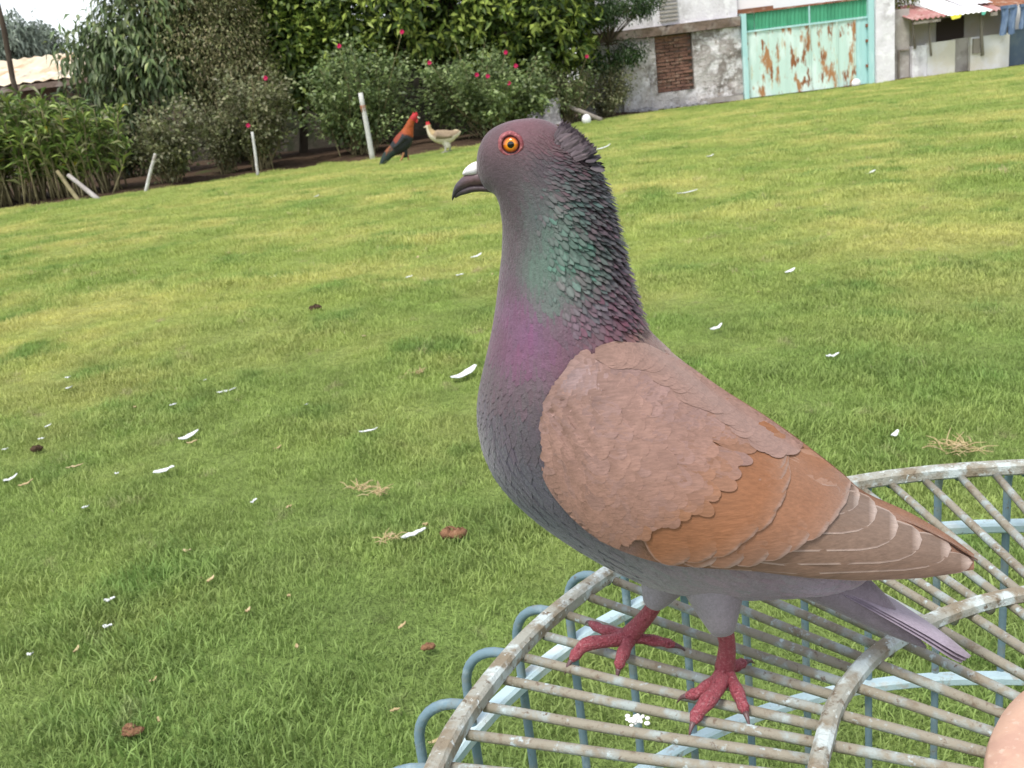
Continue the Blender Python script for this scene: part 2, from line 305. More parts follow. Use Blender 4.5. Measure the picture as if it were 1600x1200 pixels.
ST = [(758,292,745,260,13),(765,299,749,230,25),(771,303,762,205,35),(778,310,785,190,43),(783,324,815,183,47),(786,342,848,184,49),(787,360,880,200,51),(786,378,908,228,54),(785,400,928,262,58),(782,425,944,302,64),
 (779,455,956,348,72),(775,490,968,400,82),(768,530,984,455,95),(759,570,1003,508,110),(751,610,1036,545,124),(750,650,1085,585,134),(760,700,1135,627,140),(785,745,1185,667,140),(830,790,1230,705,136),(885,830,1270,740,128),
 (945,868,1303,772,116),(1010,900,1325,800,100),(1090,917,1340,825,82),(1180,919,1350,852,62),(1250,916,1355,876,44),(1300,918,1358,896,26)]
pig = empty('pigeon', (.06, .38, ZT), 'brown and mauve crested pigeon with green neck standing on the wire table', 'pigeon')
NS, NR = 110, 48; st = crom(ST, NS); viewd = (PO+np.array([0, 0, .66])-_C); viewd /= np.linalg.norm(viewd)
phis = np.arange(NR)*2*math.pi/NR
def body_ring(s):
    Vp, Dp = PP(s[0], s[1]), PP(s[2], s[3]); c = (Vp+Dp)/2; e = (Dp-Vp)/2; a = np.linalg.norm(e); eh = e/a; b = s[4]*.000287
    sn = abs(viewd@eh); cs = math.sqrt(1-sn*sn); q = (a*cs)**2-(b*sn)**2; a2 = math.sqrt(max(q, (.6*a*cs)**2))/cs
    return c, eh, a2, b
def ring_pts(s, ph, lift=0):
    c, eh, a2, b = body_ring(s); cp, sp = np.cos(ph), np.sin(ph)
    x = np.sign(cp)*np.abs(cp)**.94; y = np.sign(sp)*np.abs(sp)**.94
    return c+np.outer(x*(a2+lift), eh)+np.outer(y*(b+lift), PN)
BV = np.array([ring_pts(s, phis) for s in st])
BVf = np.vstack([BV.reshape(-1, 3), BV[0].mean(0), BV[-1].mean(0)])
Fb = grid_faces(NS, NR, True)+[(j, NS*NR, (j+1) % NR)[::-1] for j in range(NR)]+[((NS-1)*NR+j, (NS-1)*NR+(j+1) % NR, NS*NR+1) for j in range(NR)]
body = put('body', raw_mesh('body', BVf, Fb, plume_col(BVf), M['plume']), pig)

# neck hackles: small overlapping feathers following the neck
def small_feather(mb, root, d, nrm, L, W, lift, col, ecol):
    d = d/np.linalg.norm(d); nrm = nrm-d*(nrm@d); nrm /= np.linalg.norm(nrm); w = np.cross(d, nrm)
    pts = []; cc = []
    for s, ws in ((0, .55), (.45, 1.0), (.8, .82), (1.0, .0)):
        b = root+d*L*s+nrm*(lift*s)
        for x in ((-1, -.0, 1) if ws > 0 else (0,)):
            pts.append(b+w*W*.5*ws*x+nrm*(.10*W*(1-abs(x)))); cc.append(ecol if (abs(x) == 1 and s > .2) or s == 1 else col)
    mb.add(pts, [(0,1,4,3),(1,2,5,4),(3,4,7,6),(4,5,8,7),(6,7,9),(7,8,9)], np.array(cc))
hk = MB(); stf = crom(ST, 400)
rows = 66
for i in range(rows):
    f = i/(rows-1); si = 92+f*112; 
    s0 = stf[int(si)]; s1 = stf[min(399, int(si)+5)]
    nph = 64
    for j in range(nph):
        ph = (j+.5*(i % 2)+rng.uniform(-.25, .25))*2*math.pi/nph
        back = (1+math.cos(ph))/2                      # 1 at the nape, 0 at the throat
        if back < .03+.16*rng.random(): continue
        if f > .86 and back < .25: continue
        p0 = ring_pts(s0, np.array([ph]))[0]; p1 = ring_pts(s1, np.array([ph]))[0]
        c, eh, a2, b = body_ring(s0); nrm = (p0-c); nrm /= np.linalg.norm(nrm); d = p1-p0; d /= np.linalg.norm(d)
        tgt = PT*.80+np.array([0, 0, -.50]); d = d*(1-.5*back)+tgt*.8*back
        L = rng.uniform(.0056, .0082)*(.75+.35*f); W = L*rng.uniform(.32, .44)
        sm_ = min(1, max(0, (back-.10)/.62)); fade = sm_*sm_*(3-2*sm_)*min(1, f*3+.15)*(1 if f < .75 else max(.12, 1-(f-.75)*3.6))
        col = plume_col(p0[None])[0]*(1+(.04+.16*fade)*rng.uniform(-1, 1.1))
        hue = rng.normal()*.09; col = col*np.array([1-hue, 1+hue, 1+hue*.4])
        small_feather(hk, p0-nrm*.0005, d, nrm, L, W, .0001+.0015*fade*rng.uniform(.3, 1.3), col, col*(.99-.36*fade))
ho = hk.build('neck_feathers', M['hackle'], pig, True); tag(ho, 'iridescent green and purple overlapping neck feathers', kind='stuff')
# crest on the nape
cr = MB()
for i in range(1200):
    t = rng.random(); side = rng.uniform(-1, 1); lev = rng.random()
    bx, by = 866+34*t, 226+26*t-18*lev*(1-t); tx, ty = 880+50*t, 185+42*t**1.3
    tx += rng.uniform(-5, 5); ty += rng.uniform(-2, 7); hw = .0105*side
    A = PP(bx, by, hw*.95); B = PP(tx, ty+14*abs(side)**2, hw*.8); d = B-A; L = np.linalg.norm(d)*rng.uniform(.8, 1.02)
    c = S(136, 120, 128, KC)*rng.uniform(.8, 1.2)
    if rng.random() < .10: c = S(160, 140, 148, KC)
    small_feather(cr, A, d, PN*side*1.2+PT*.6, L, rng.uniform(.0009, .0018), rng.uniform(0, .0006), c, c*.85)
for i in range(60):
    t = rng.random(); side = rng.uniform(-1, 1); A = PP(902+22*t, 236+26*t, .010*side); d = PT*1.0+np.array([0,0,.25-.7*t])+PN*side*.3
    L = rng.uniform(.0045, .0075); c = S(92, 84, 90, KC)*rng.uniform(.7, 1.2); small_feather(cr, A, d, np.array([0,0,1.0])+PN*side, L, L*.4, .001, c, c*.6)
tag(cr.build('crest', M['hackle'], pig, True), 'ruffled grey feather crest on the nape', kind='stuff')

# wing: a domed shield, then rows of separate feathers
TOP = [(905,548),(960,532),(1010,535),(1060,560),(1130,608),(1200,652),(1260,695),(1315,738),(1350,768),(1420,800),(1480,835),(1522,866)]
BOT = [(838,680),(848,745),(880,795),(930,840),(990,868),(1060,885),(1130,886),(1200,893),(1270,902),(1350,906),(1440,902),(1522,890)]
WA = np.array([850., 640.]); WB = np.array([1525., 880.]); WD = (WB-WA)/np.linalg.norm(WB-WA); WL = np.linalg.norm(WB-WA); WU = np.array([WD[1], -WD[0]])
def uv(p): q = np.asarray(p, float)-WA; return (q@WD)/WL, q@WU
def sortuv(P): a = np.array([uv(p) for p in P]); return a[np.argsort(a[:, 0])]
_t, _b = sortuv(TOP), sortuv(BOT)
def dome(px, py):
    """sideways distance of the wing surface from the bird's middle plane, an oval section seen from above."""
    u, v = uv((px, py)); vt, vb = np.interp(u, _t[:, 0], _t[:, 1]), np.interp(u, _b[:, 0], _b[:, 1]); mid = vb+(vt-vb)*.40; k = .000287; T = .40
    hm = np.interp(u, [-.05, .05, .15, .3, .5, .7, .85, 1], [.030, .039, .0455, .0480, .0440, .031, .018, .0065])
    wt = (vt-mid)*k; b = math.sqrt(max(wt*wt-(T*hm)**2, (.55*wt)**2)); bl = max(1.7*(mid-vb)*k, .004); w = (v-mid)*k
    for bb_ in (b, bl):
        A_ = 1/hm**2+T*T/bb_**2; B_ = 2*T*w/bb_**2; C_ = w*w/bb_**2-1; D_ = B_*B_-4*A_*C_
        h = (-B_+math.sqrt(max(D_, 0)))/(2*A_)
        if w+T*h >= 0: break
    bh = body_h(px, py)+.0006; return max(-.001, .5*(h+bh+math.sqrt((h-bh)**2+.0045**2)))
_nb = (BV[:, np.sin(phis) > -.15]).reshape(-1, 3); _nv = _nb-_C; _nw = _nv@_F; _npx = np.stack([800+FPX*(_nv@_R)/_nw, 600-FPX*(_nv@_U)/_nw], 1); _nh = (_nb-PO)@PN
_gx = np.arange(760, 1590, 6.0); _gy = np.arange(470, 980, 6.0); _G = np.empty((len(_gx), len(_gy)))
for _i, _x in enumerate(_gx):
    dd_ = np.hypot(_npx[None, :, 0]-_x, _npx[None, :, 1]-_gy[:, None]); w_ = np.exp(-(dd_/9)**2)+1e-9/(1+dd_**2); _G[_i] = (w_@_nh)/w_.sum(1)-np.clip(dd_.min(1)-10, 0, 60)*.0012
def body_h(px, py):
    """how far the body itself reaches sideways along that line of sight."""
    a = min(max((px-760)/6, 0), len(_gx)-1.01); b = min(max((py-470)/6, 0), len(_gy)-1.01); i, j = int(a), int(b); f, g2 = a-i, b-j
    return (_G[i, j]*(1-f)+_G[i+1, j]*f)*(1-g2)+(_G[i, j+1]*(1-f)+_G[i+1, j+1]*f)*g2
def mirror(P): P = np.asarray(P); return P-2*((P-PO)@PN)[..., None]*PN
def far_side(P):
    Q = mirror(P).copy(); Q[..., 2] -= .0075*np.clip((.115-(Q-PO)@PT)/.06, -.25, 1); return Q
wings = []
def wing_col(px, py):
    return S(168, 130, 116)
NA, NBB = 46, 22; tt = crom(TOP, NA); bb = crom(BOT, NA); V = []
for i in range(NA):
    for j in range(NBB):
        p = tt[i]*(1-j/(NBB-1))+bb[i]*(j/(NBB-1)); V.append(PP(p[0], p[1], dome(*p)-.0022))
V = np.array(V); cw = np.tile(S(168,132,120,KC), (len(V), 1)); cw[NBB*17:] = S(160,120,98,KC)
F1 = [f[::-1] for f in grid_faces(NA, NBB)]
wing = put('wing', raw_mesh('wing', V, F1, cw, M['plume']), pig); wing['label'] = 'folded brown wing facing the camera side'
del wing['label']
wing2 = put('wing', raw_mesh('wing', far_side(V), F1, cw, M['plume']), pig)
def inside(p):
    u, v = uv(p); vt, vb = np.interp(u, _t[:, 0], _t[:, 1])-1.0, np.interp(u, _b[:, 0], _b[:, 1])-2
    v2 = min(max(v, vb), vt); return p+WU*(v2-v)
XS = np.array([-1, -.90, -.5, 0, .5, .90, 1]); SS = np.array([0, .2, .4, .58, .72, .82, .90, .955, .985, 1.0])
def wfeather(root, tip, W, l0, l1, col, ecol, bend=0.0, flat=.62, tipcol=None, ew=1.0, grad=None, crown=.0003):
    root = np.array(root, float); tip = np.array(tip, float); d = tip-root; L = np.linalg.norm(d); d /= L; pn = np.array([d[1], -d[0]])
    V = []; C = []
    for s in SS:
        ws = min(1, .45+s*1.4) if s < flat else math.sqrt(max(0, 1-((s-flat)/(1-flat))**2.3))
        for x in XS:
            p = root+d*L*s+pn*(x*ws*W/2+bend*L*(s*s)); p = inside(p); V.append(PP(p[0], p[1], dome(*p)+l0+(l1-l0)*s+crown*(1-x*x)))
            e = ew if (abs(x) == 1 and s > .1) or s > .97 else 0
            c0 = col if grad is None else col*(1-s)+grad*s
            if tipcol is not None and s > .8: c0 = c0*(1-(s-.8)/.2*.7)+tipcol*((s-.8)/.2*.7)
            C.append(c0*(1-e)+ecol*e*1.0)
    return np.array(V), grid_faces(len(SS), len(XS)), np.array(C)
def feather_pair(name, **k):
    V, F, C = wfeather(**k)
    put(name, raw_mesh(name, V, F, C, M['quill']), wing)
    put(name, raw_mesh(name, far_side(V), [f[::-1] for f in F], C, M['quill']), wing2)
J = lambda c, a=.08: c*rng.uniform(1-a, 1+a)
PALE = S(206,184,172,KC); EDGE = S(192,166,154,KC)
# primaries, outermost first (lowest layer)
PRIM = [((1090,893),(1520,884),46),((1080,872),(1487,862),62),((1075,850),(1441,848),70),((1070,826),(1404,826),74),((1065,800),(1371,802),70),((1060,772),(1345,780),60)]
for i, (r, t, w) in enumerate(PRIM):
    feather_pair('primary_feather', root=r, tip=t, W=w, l0=-.0018+.00012*i, l1=-.0014+.00022*i, col=J(S(154,120,98,KC)), grad=S(144,122,108,KC), ecol=PALE, bend=.012, flat=.80)
# rows defined by the arcs on which the tips lie
def arc_pts(P, n): return crom(P, n)
def row(name, arc, n, pivot, Ln, W, lift, col, ecol, tipcol=None, grad=None, flat=.70, ew=.8, jit=3):
    A = crom(arc, n)
    for i in range(n-1, -1, -1):
        t = A[i]+rng.uniform(-jit, jit, 2); d = t-np.array(pivot); d /= np.linalg.norm(d)
        k = (n-1-i)/(n-1)
        feather_pair(name, root=t-d*Ln*rng.uniform(.95, 1.05), tip=t, W=W*rng.uniform(.93, 1.07), l0=lift-.0003+.0003*k, l1=lift+.0002+.0003*k, col=J(col, .05), grad=grad, ecol=ecol, tipcol=tipcol, flat=flat, ew=ew)
ARC3 = [(1328,765),(1322,792),(1298,820),(1262,846),(1222,868),(1170,882),(1110,884)]
ARC2 = [(1226,704),(1231,730),(1228,762),(1212,806),(1180,840),(1130,866),(1070,878)]
ARC1 = [(1176,640),(1192,668),(1186,712),(1160,752),(1125,792),(1075,822),(1020,846),(968,852)]
row('secondary_feather', ARC3, 9, (960, 600), 200, 100, .0003, S(174,126,96,KC), EDGE, tipcol=S(174,138,118,KC), grad=S(166,118,90,KC))
# long back feathers above the secondaries
for r, t, w in [((1160,668),(1318,752),46),((1150,655),(1290,728),42)]:
    feather_pair('back_feather', root=r, tip=t, W=w, l0=.0000, l1=.0007, col=J(S(178,136,112,KC)), ecol=EDGE, flat=.7)
row('greater_covert', ARC2, 10, (930, 600), 150, 86, .0011, S(158,110,80,KC), S(180,150,136,KC), tipcol=S(178,136,112,KC), grad=S(168,114,80,KC))
sh = MB(); sh2 = MB()
FR = [(912,546),(880,592),(858,630),(846,668),(848,712),(862,756),(890,798),(930,830)]
K = 13
for k in range(K):
    f = (k+.6)/K; nn = int(15+13*f) if k > 2 else 30; A = crom(np.array(crom(FR, 24))*(1-f)+np.array(crom(ARC1, 24))*f, nn)
    f2 = K-1-k
    for i in range(nn-1, -1, -1):
        t = A[i]+rng.normal(size=2)*(4+4*f if f < .86 else 7)*(.25 if k < 3 else 1); d = t-np.array((820, 600))+rng.normal(size=2)*(14 if k > 2 else 3); d /= np.linalg.norm(d); L = min(34+40*f, 8+f*np.linalg.norm(np.array(crom(ARC1, nn)[i])-crom(FR, nn)[i])); sp = np.linalg.norm(A[min(i+1, nn-1)]-A[max(i-1, 0)])/2
        yy = (t[1]-560)/280; c = (S(172,138,128,KC)*(1-yy)+S(164,126,110,KC)*yy)
        if rng.random() < .3: c = c*np.array([.97, 1.0, 1.06])
        lv = max(0, 1-math.hypot(t[0]-925, t[1]-595)/42)*.35; c = c*(1-lv)+S(186,168,176,KC)*lv
        if f > .72: mxf = rng.uniform(0, .9)*(f-.72)/.28; c = c*(1-mxf)+S(164,116,84,KC)*mxf
        V, F, C = wfeather(t-d*L, t, max(20, sp*1.9*rng.uniform(.85, 1.3)), (.0010+.0011*min(1, f*3))+.00003*f2-.00012, (.0010+.0011*min(1, f*3))+.00003*f2+.00005, J(c, .05)*.82, J(c, .03)*1.16, flat=.5, ew=.85, crown=.00005, grad=J(c, .05)*1.10*(1+.05*math.sin(t[0]*.05+t[1]*.03)))
        sh.add(V, F, C)
        if t[1] > 640: sh2.add(far_side(V), [q[::-1] for q in F], C)
tpl = crom(TOP, 120)
for q in range(150):
    a = int(12+rng.random()*50); o_ = rng.uniform(3, 34); t = tpl[a]+np.array([-.5, .85])*o_; d = tpl[min(119, a+4)]-tpl[max(0, a-4)]; d = d/np.linalg.norm(d)+np.array([0, .12])
    c = J(S(172,138,126,KC), .07); L = rng.uniform(38, 62)
    V, F, C = wfeather(t-d*L*.5, t+d*L*.5, rng.uniform(24, 38), .0021, .0026+.0003*(1-a/62)+.0000005*q, c*.88, c*1.12, flat=.5, ew=.7, crown=0, grad=c*1.08); sh.add(V, F, C)
for mb, w in ((sh, wing), (sh2, wing2)):
    o = mb.build('covert_feathers', M['quill'], w, True); tag(o, kind='stuff')
# breast, belly and thigh plumage: flat overlapping feathers
pf = MB(); NROW = 92
for i in range(NROW):
    f = i/(NROW-1); si = int(70+f*310); s0 = stf[si]; s1 = stf[min(399, si+5)]; c, eh, a2, b = body_ring(s0)
    for j in range(56):
        ph = (j+.5*(i % 2)+rng.uniform(-.3, .3))*2*math.pi/56
        p0 = ring_pts(s0, np.array([ph]))[0]; p1 = ring_pts(stf[min(399, si+14)], np.array([ph]))[0]; nrm = p0-c; nrm /= np.linalg.norm(nrm); dd = p1-p0; Ld = np.linalg.norm(dd)
        pv = p0+PN*max(0, -2*((p0-PO)@PN))-_C; pw = pv@_F; uu, vv_ = uv((800+FPX*(pv@_R)/pw, 600-FPX*(pv@_U)/pw))
        if uu > .03 and np.interp(uu, _b[:, 0], _b[:, 1])+8 < vv_ < np.interp(uu, _t[:, 0], _t[:, 1])-6: continue
        cl = plume_col(p0[None])[0]; hue = rng.normal()*.022; cl = cl*rng.uniform(.95, 1.05)*np.array([1-hue, 1+hue, 1]); Lf = min(Ld, .004+.007*min(1, f*2.2))*rng.uniform(.85, 1.05)
        small_feather(pf, p0-nrm*.0003, dd, nrm, Lf, Lf*.55, .00012+.0001*f, cl, cl*rng.uniform(.99, 1.04))
tag(pf.build('body_feathers', M['plume'], pig, True), kind='stuff')
# head: eye, ring, beak, cere
eye_c = PP(798, 226, .0130)
def head_h(px, py):
    """half width of the head or neck at that pixel."""
    best = None
    P = PP(px, py); d = np.linalg.norm(BV.reshape(-1, 3)-((BV.reshape(-1, 3)-PO)@PN)[:, None]*PN-P, axis=1)
    i = np.where(((BV.reshape(-1, 3)-PO)@PN) > 0)[0]; k = i[np.argsort(d[i])[:4]]; return ((BV.reshape(-1, 3)[k]-PO)@PN).mean()
hE = head_h(798, 226)
for sgn in (1, -1):
    fr = MB(); nn_ = 28
    fl = (lambda P: P) if sgn > 0 else mirror
    prof = [(.0062, -.0014), (.0056, .0004), (.0051, .0011), (.0046, .0013), (.0041, .0009), (.0036, -.0004)]
    ctr = np.array([798, 226.]); V = []
    for r, hh in prof:
        for t in np.arange(nn_)*2*math.pi/nn_:
            rr = r/.000287*(1+.035*math.sin(3*t+1)+.012*math.sin(7*t)); V.append(fl(PP(ctr[0]+rr*math.cos(t)*1.0, ctr[1]+rr*math.sin(t)*.98, hE+hh)))
    fr.add(V, grid_faces(len(prof), nn_, True)); fr.build('eye_ring', M['eyering'], pig, True)
    ev = MB(); V = []; C = []; prof = [(.00001, .0020), (.0008, .00198), (.00155, .00190), (.0016, .00188), (.0020, .0018), (.0027, .0014), (.0033, .0010), (.0037, .0005), (.0041, -.0004)]
    cols = [(.004,)*3]*3+[S(235,150,30,.8), S(232,140,28,.9), S(222,118,24,.8), S(160,60,14,.6), (.02,.01,.01), (.02,.01,.01)]
    for (r, hh), c in zip(prof, cols):
        for t in np.arange(nn_)*2*math.pi/nn_: V.append(fl(PP(798+r/.000287*math.cos(t), 226+r/.000287*math.sin(t), hE+hh+.0006))); C.append(c)
    ev.add(V, grid_faces(len(prof), nn_, True), np.array(C)); ev.build('eye', M['eye'], pig, True)
def loft_px(name, stations, mat, colf, parent, nr=16, ns=18):
    s_ = crom(stations, ns); V = []; C = []
    for i, q in enumerate(s_):
        A, B = PP(q[0], q[1]), PP(q[2], q[3]); c = (A+B)/2; e = (B-A)/2
        for t in np.arange(nr)*2*math.pi/nr: V.append(c+e*math.cos(t)+PN*(q[4]*.000287*math.sin(t))); C.append(colf(i/(ns-1), t))
    mb = MB(); mb.add(V, grid_faces(ns, nr, True)+[tuple(range(nr))[::-1], tuple(range((ns-1)*nr, ns*nr))], np.array(C)); return mb.build(name, mat, parent, True)
mixc = lambda a, b, f: np.array(a)*(1-f)+np.array(b)*f
HB, HP = S(62,58,64,.7), S(118,92,96,.6)
loft_px('upper_beak', [(778,291,765,264,14),(757,290,744,266,14),(740,291,729,272,11),(728,295,720,279,8.5),(718,301,712,288,6.2),(710,309,708,298,3.6),(707,314,706,308,1.0)], M['beak'], lambda f, t: mixc(HP, HB, min(1, max(0, (f-.3)*2.4))), pig)
loft_px('lower_beak', [(784,304,775,288,11),(761,300,756,287,9.5),(742,300,738,288,8),(730,303,726,292,6),(719,306,716,297,3.6),(712,310,710,303,2)], M['beak'], lambda f, t: mixc(S(104,84,90,.6), S(70,64,70,.7), f), pig)
loft_px('cere', [(757,262,754,254,6),(752,272,746,252,13),(744,274,737,255,15),(735,274,729,261,12),(727,274,724,268,7),(724,274,723,271,2)], M['cere'], lambda f, t: (1,1,1), pig)
# legs
ZF = ZR+.0024+.0028
def foot(pts, r): return [np.append(on_z(x, y, ZF+dz)[:2], ZF+dz) for x, y, dz in pts]
def leg(name_thigh, thigh, tarsus_top_px, htop, foot_px, toes):
    ft = on_z(*foot_px, ZF+.002); top = PP(*tarsus_top_px, htop)
    P = crom([top, top*.6+ft*.4+PT*.0015, ft+np.array([0, 0, .001])], 12)
    mb = MB(); mb.tube(P, np.interp(np.linspace(0, 1, 12), [0, .5, .85, 1], [.0040, .0036, .0042, .0048]), 12)
    lg = mb.build('leg', M['leg'], pig, True)
    for tpx, rr in toes:
        Q = [ft]+[on_z(x, y, ZF+dz) for x, y, dz in tpx]; Q = crom(Q, 16)
        s = np.linspace(0, 1, 16); r = rr*(1.08-.25*s)*(1+.10*np.sin(s*16)); r[-3:] = [rr*.72, rr*.55, rr*.25]
        toe = MB().tube(Q, r, 10).build('toe', M['leg'], lg, True)
        d = Q[-1]-Q[-4]; d /= np.linalg.norm(d); tip = Q[-2]
        MB().tube(crom([tip, tip+d*.0035+np.array([0, 0, -.0003]), tip+d*.0062+np.array([0, 0, -.0026])], 6), np.linspace(.0015, .0002, 6), 8, np.tile(S(120,90,92,.6), (6, 1))).build('claw', M['beak'], lg, True)
    T = crom([PP(*t[:2], t[2]) for t in thigh], 12); rr = crom([[t[3]] for t in thigh], 12)[:, 0]
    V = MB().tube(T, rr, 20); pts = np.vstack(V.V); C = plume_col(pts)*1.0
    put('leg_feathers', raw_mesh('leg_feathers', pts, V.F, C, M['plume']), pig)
leg('t', [(1060,850,-.012,.022),(1045,885,-.010,.017),(1034,912,-.008,.0105),(1024,935,-.007,.0065),(1020,944,-.007,.0045)], (1028,930), -.007, (985,994),
    [([(962,989,.001),(940,983,.001),(920,972,0)], .0030), ([(955,1001,.003),(918,1006,.005),(902,1020,.001),(891,1034,-.002)], .0034), ([(978,1012,.002),(970,1030,.002),(966,1047,-.002)], .0032), ([(1010,999,.001),(1035,1003,.001),(1058,1009,-.001)], .0028)])
leg('t', [(1105,800,.0,.012),(1112,860,.005,.0165),(1116,908,.011,.0150),(1120,938,.0145,.0112),(1125,964,.0165,.0080),(1129,986,.017,.0052)], (1129,975), .017, (1133,1048),
    [([(1115,1066,.002),(1092,1082,.002),(1070,1088,-.001)], .0030), ([(1120,1078,.003),(1105,1096,.003),(1090,1115,0),(1082,1132,-.002)], .0034), ([(1147,1070,.002),(1158,1095,.001),(1166,1117,-.001)], .0030), ([(1150,1040,.001),(1166,1034,0)], .0028)])
# tail
LAV = S(196,182,200,KC); DK = S(112,98,104,KC)
def tail_feather(i, n):
    f = i/(n-1)*2-1; lat = .0007*f; lat1 = .0016*f; A = PP(1235, 872, 0)+PN*lat; Bp = np.append(on_z(1522, 1044, ZT+.0075)[:2], ZT+.0075)-PN*.008; B = Bp+PN*lat1-PT*abs(f)*.003+np.array([0, 0, -.0008*abs(f)])
    V = []; C = []; ax = B-A; L = np.linalg.norm(ax); ax /= L; side = PN-ax*(PN@ax); side /= np.linalg.norm(side); nz = np.cross(side, ax); nz = nz if nz[2] > 0 else -nz
    for s in SS:
        ws = min(1, .5+s) if s < .85 else math.sqrt(max(0, 1-((s-.85)/.15)**2.2))
        for x in XS:
            V.append(A+ax*L*s+side*x*ws*(.0135-.0085*s)+nz*(.0008*(1-x*x)-.0006*abs(f)+.003*math.sin(s*3.1)))
            C.append(mixc(LAV, S(150,134,146,KC), .6 if s > .82 else .1)*(.95 if abs(x) == 1 else 1))
    put('tail_feather', raw_mesh('tail_feather', np.array(V), grid_faces(len(SS), len(XS)), np.array(C), M['quill']), pig)
for i in range(5): tail_feather(i, 5)
loft_px('tail_coverts', [(1170,922,1240,850,40),(1235,925,1300,872,36),(1290,945,1345,895,30),(1345,972,1380,925,22),(1395,994,1412,966,11),(1430,1008,1438,998,4),(1446,1014,1448,1010,1)], M['plume'], lambda f, t: S(150,140,152,KC), pig)
# dropping on a rod
dm = MB(); pc = on_z(995, 1123, ZR+.0026)
for k in range(26): dm.sphere(pc+np.array([rng.normal()*.0022, rng.normal()*.0013, rng.uniform(-.0010, .0004)]), (rng.uniform(.0007, .0016), rng.uniform(.0007, .0014), rng.uniform(.0005, .0010)))
M['drop'] = lmat('dropping', (.78,.77,.75), layers=[((.4,.38,.33), 500, .6, .7)], rough=.8)
tag(dm.build('bird_dropping', M['drop'], None, True), 'small white bird dropping stuck on a rod of the wire table', 'dropping')

# ------------------------------------------------------------------ foliage helpers
def leaf_mesh(name, P, D, N, L, W, cols, mat, parent=None, fold=.18, droop=.15):
    """many leaves as one mesh: five vertices and four triangles each."""
    n = len(P); D = D/np.linalg.norm(D, axis=1)[:, None]; N = N-D*(N*D).sum(1)[:, None]; N /= np.linalg.norm(N, axis=1)[:, None]+1e-9; Wd = np.cross(D, N)
    L = np.broadcast_to(L, (n,))[:, None]; W = np.broadcast_to(W, (n,))[:, None]; dz = np.array([0, 0, -1.0])
    V = np.empty((n, 5, 3)); V[:, 0] = P; V[:, 1] = P+D*L*.48+Wd*W*.5+N*W*fold; V[:, 2] = P+D*L*.48-Wd*W*.5+N*W*fold; V[:, 3] = P+D*L+dz*L*droop; V[:, 4] = P+D*L*.5
    b = (np.arange(n)*5)[:, None]; F = np.concatenate([b+np.array([0, 4, 1]), b+np.array([0, 2, 4]), b+np.array([1, 4, 3]), b+np.array([4, 2, 3])])
    return put(name, raw_mesh(name, V.reshape(-1, 3), F, np.repeat(cols, 5, axis=0), mat, False), parent)
def unit(n): v = rng.normal(size=(n, 3)); return v/np.linalg.norm(v, axis=1)[:, None]
def pick_cols(pal, n, jit=.2):
    pal = np.array(pal); c = pal[rng.integers(0, len(pal), n)]; return c*rng.uniform(1-jit, 1+jit, (n, 1))
def blob_leaves(blobs, nclump, per, spread, shell=.75):
    """clump centres near the surface of ellipsoid blobs, leaves gathered round them."""
    vol = np.array([b[3]*b[4]+b[4]*b[5]+b[3]*b[5] for b in blobs]); vol = vol/vol.sum(); P = []; O = []; K = []; CC = []
    for b, f in zip(blobs, vol):
        m = max(4, int(nclump*f)); u = unit(m); r = shell+(1-shell)*rng.random(m)**.5; r *= 1+.12*np.sin(u[:, 0]*7)*np.sin(u[:, 2]*9+u[:, 1]*5)
        c = np.array(b[:3])+u*r[:, None]*np.array(b[3:]); CC.append(c)
        q = np.repeat(c, per, axis=0)+rng.normal(size=(m*per, 3))*spread; P.append(q); O.append(np.repeat(u, per, axis=0)); K.append(np.repeat(rng.random(m), per))
    return np.vstack(P), np.vstack(O), np.concatenate(K), np.vstack(CC)
def branches(name, base, tips, r0, parent, mat=None, n=12, wob=.1):
    mb = MB(); base = np.array(base, float)
    for t in tips[:n]:
        m = base*.55+t*.45+np.array([rng.uniform(-wob, wob), rng.uniform(-wob, wob), .1]); mb.tube(crom([base, m, t], 7), np.linspace(r0, r0*.18, 7), 6)
    return mb.build(name, mat or M['bark'], parent, True)
def tree(name, label, base, trunk_top, r0, blobs, nclump, per, spread, L, W, pal, droop=.35, group=None, shell=.75, hang=.3, lit=None, rosette=False):
    z0 = float(hgt(base[0], base[1])); t = empty(name, (base[0], base[1], z0), label, 'tree', group)
    tb = np.array([base[0], base[1], z0-.05]); tt_ = np.array(trunk_top, float)
    mid = (tb+tt_)/2+np.array([rng.uniform(-.08, .08), rng.uniform(-.05, .05), 0])
    MB().tube(crom([tb, tb*.85+mid*.15, mid, tt_], 12), np.interp(np.linspace(0, 1, 12), [0, .1, 1], [r0*1.5, r0, r0*.6]), 10).build('trunk', M['bark'], t, True)
    P, O, K, CC = blob_leaves(blobs, nclump, per, spread, shell); CC0 = CC.copy(); rng.shuffle(CC)
    branches('branches', tt_-np.array([0, 0, .15]), CC, r0*.5, t, n=26)
    n = len(P); D = O*.7+unit(n)*.8+np.array([0, 0, -hang]); N = O*.6+unit(n)*.5+np.array([0, 0, .8])
    if rosette:
        ce = np.repeat(CC0, per, axis=0); U_ = P-ce; U_ /= np.linalg.norm(U_, axis=1)[:, None]; far = rng.random(n) < .45; P = np.where(far[:, None], P, ce+U_*.05); D = np.where(far[:, None], D, U_+O*.7+np.array([0, 0, .1])); N = O*.9+np.array([0, 0, .8])+unit(n)*.35
    cols = pick_cols(pal, n, .22)*(.78+.44*K)[:, None]
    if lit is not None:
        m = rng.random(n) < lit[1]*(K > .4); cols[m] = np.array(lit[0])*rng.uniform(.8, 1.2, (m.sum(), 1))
    tag(leaf_mesh('crown', P, D, N, L*rng.uniform(.65, 1.2, n), W*rng.uniform(.7, 1.15, n), cols, M['leaf'], t, droop=droop), kind='stuff'); return t
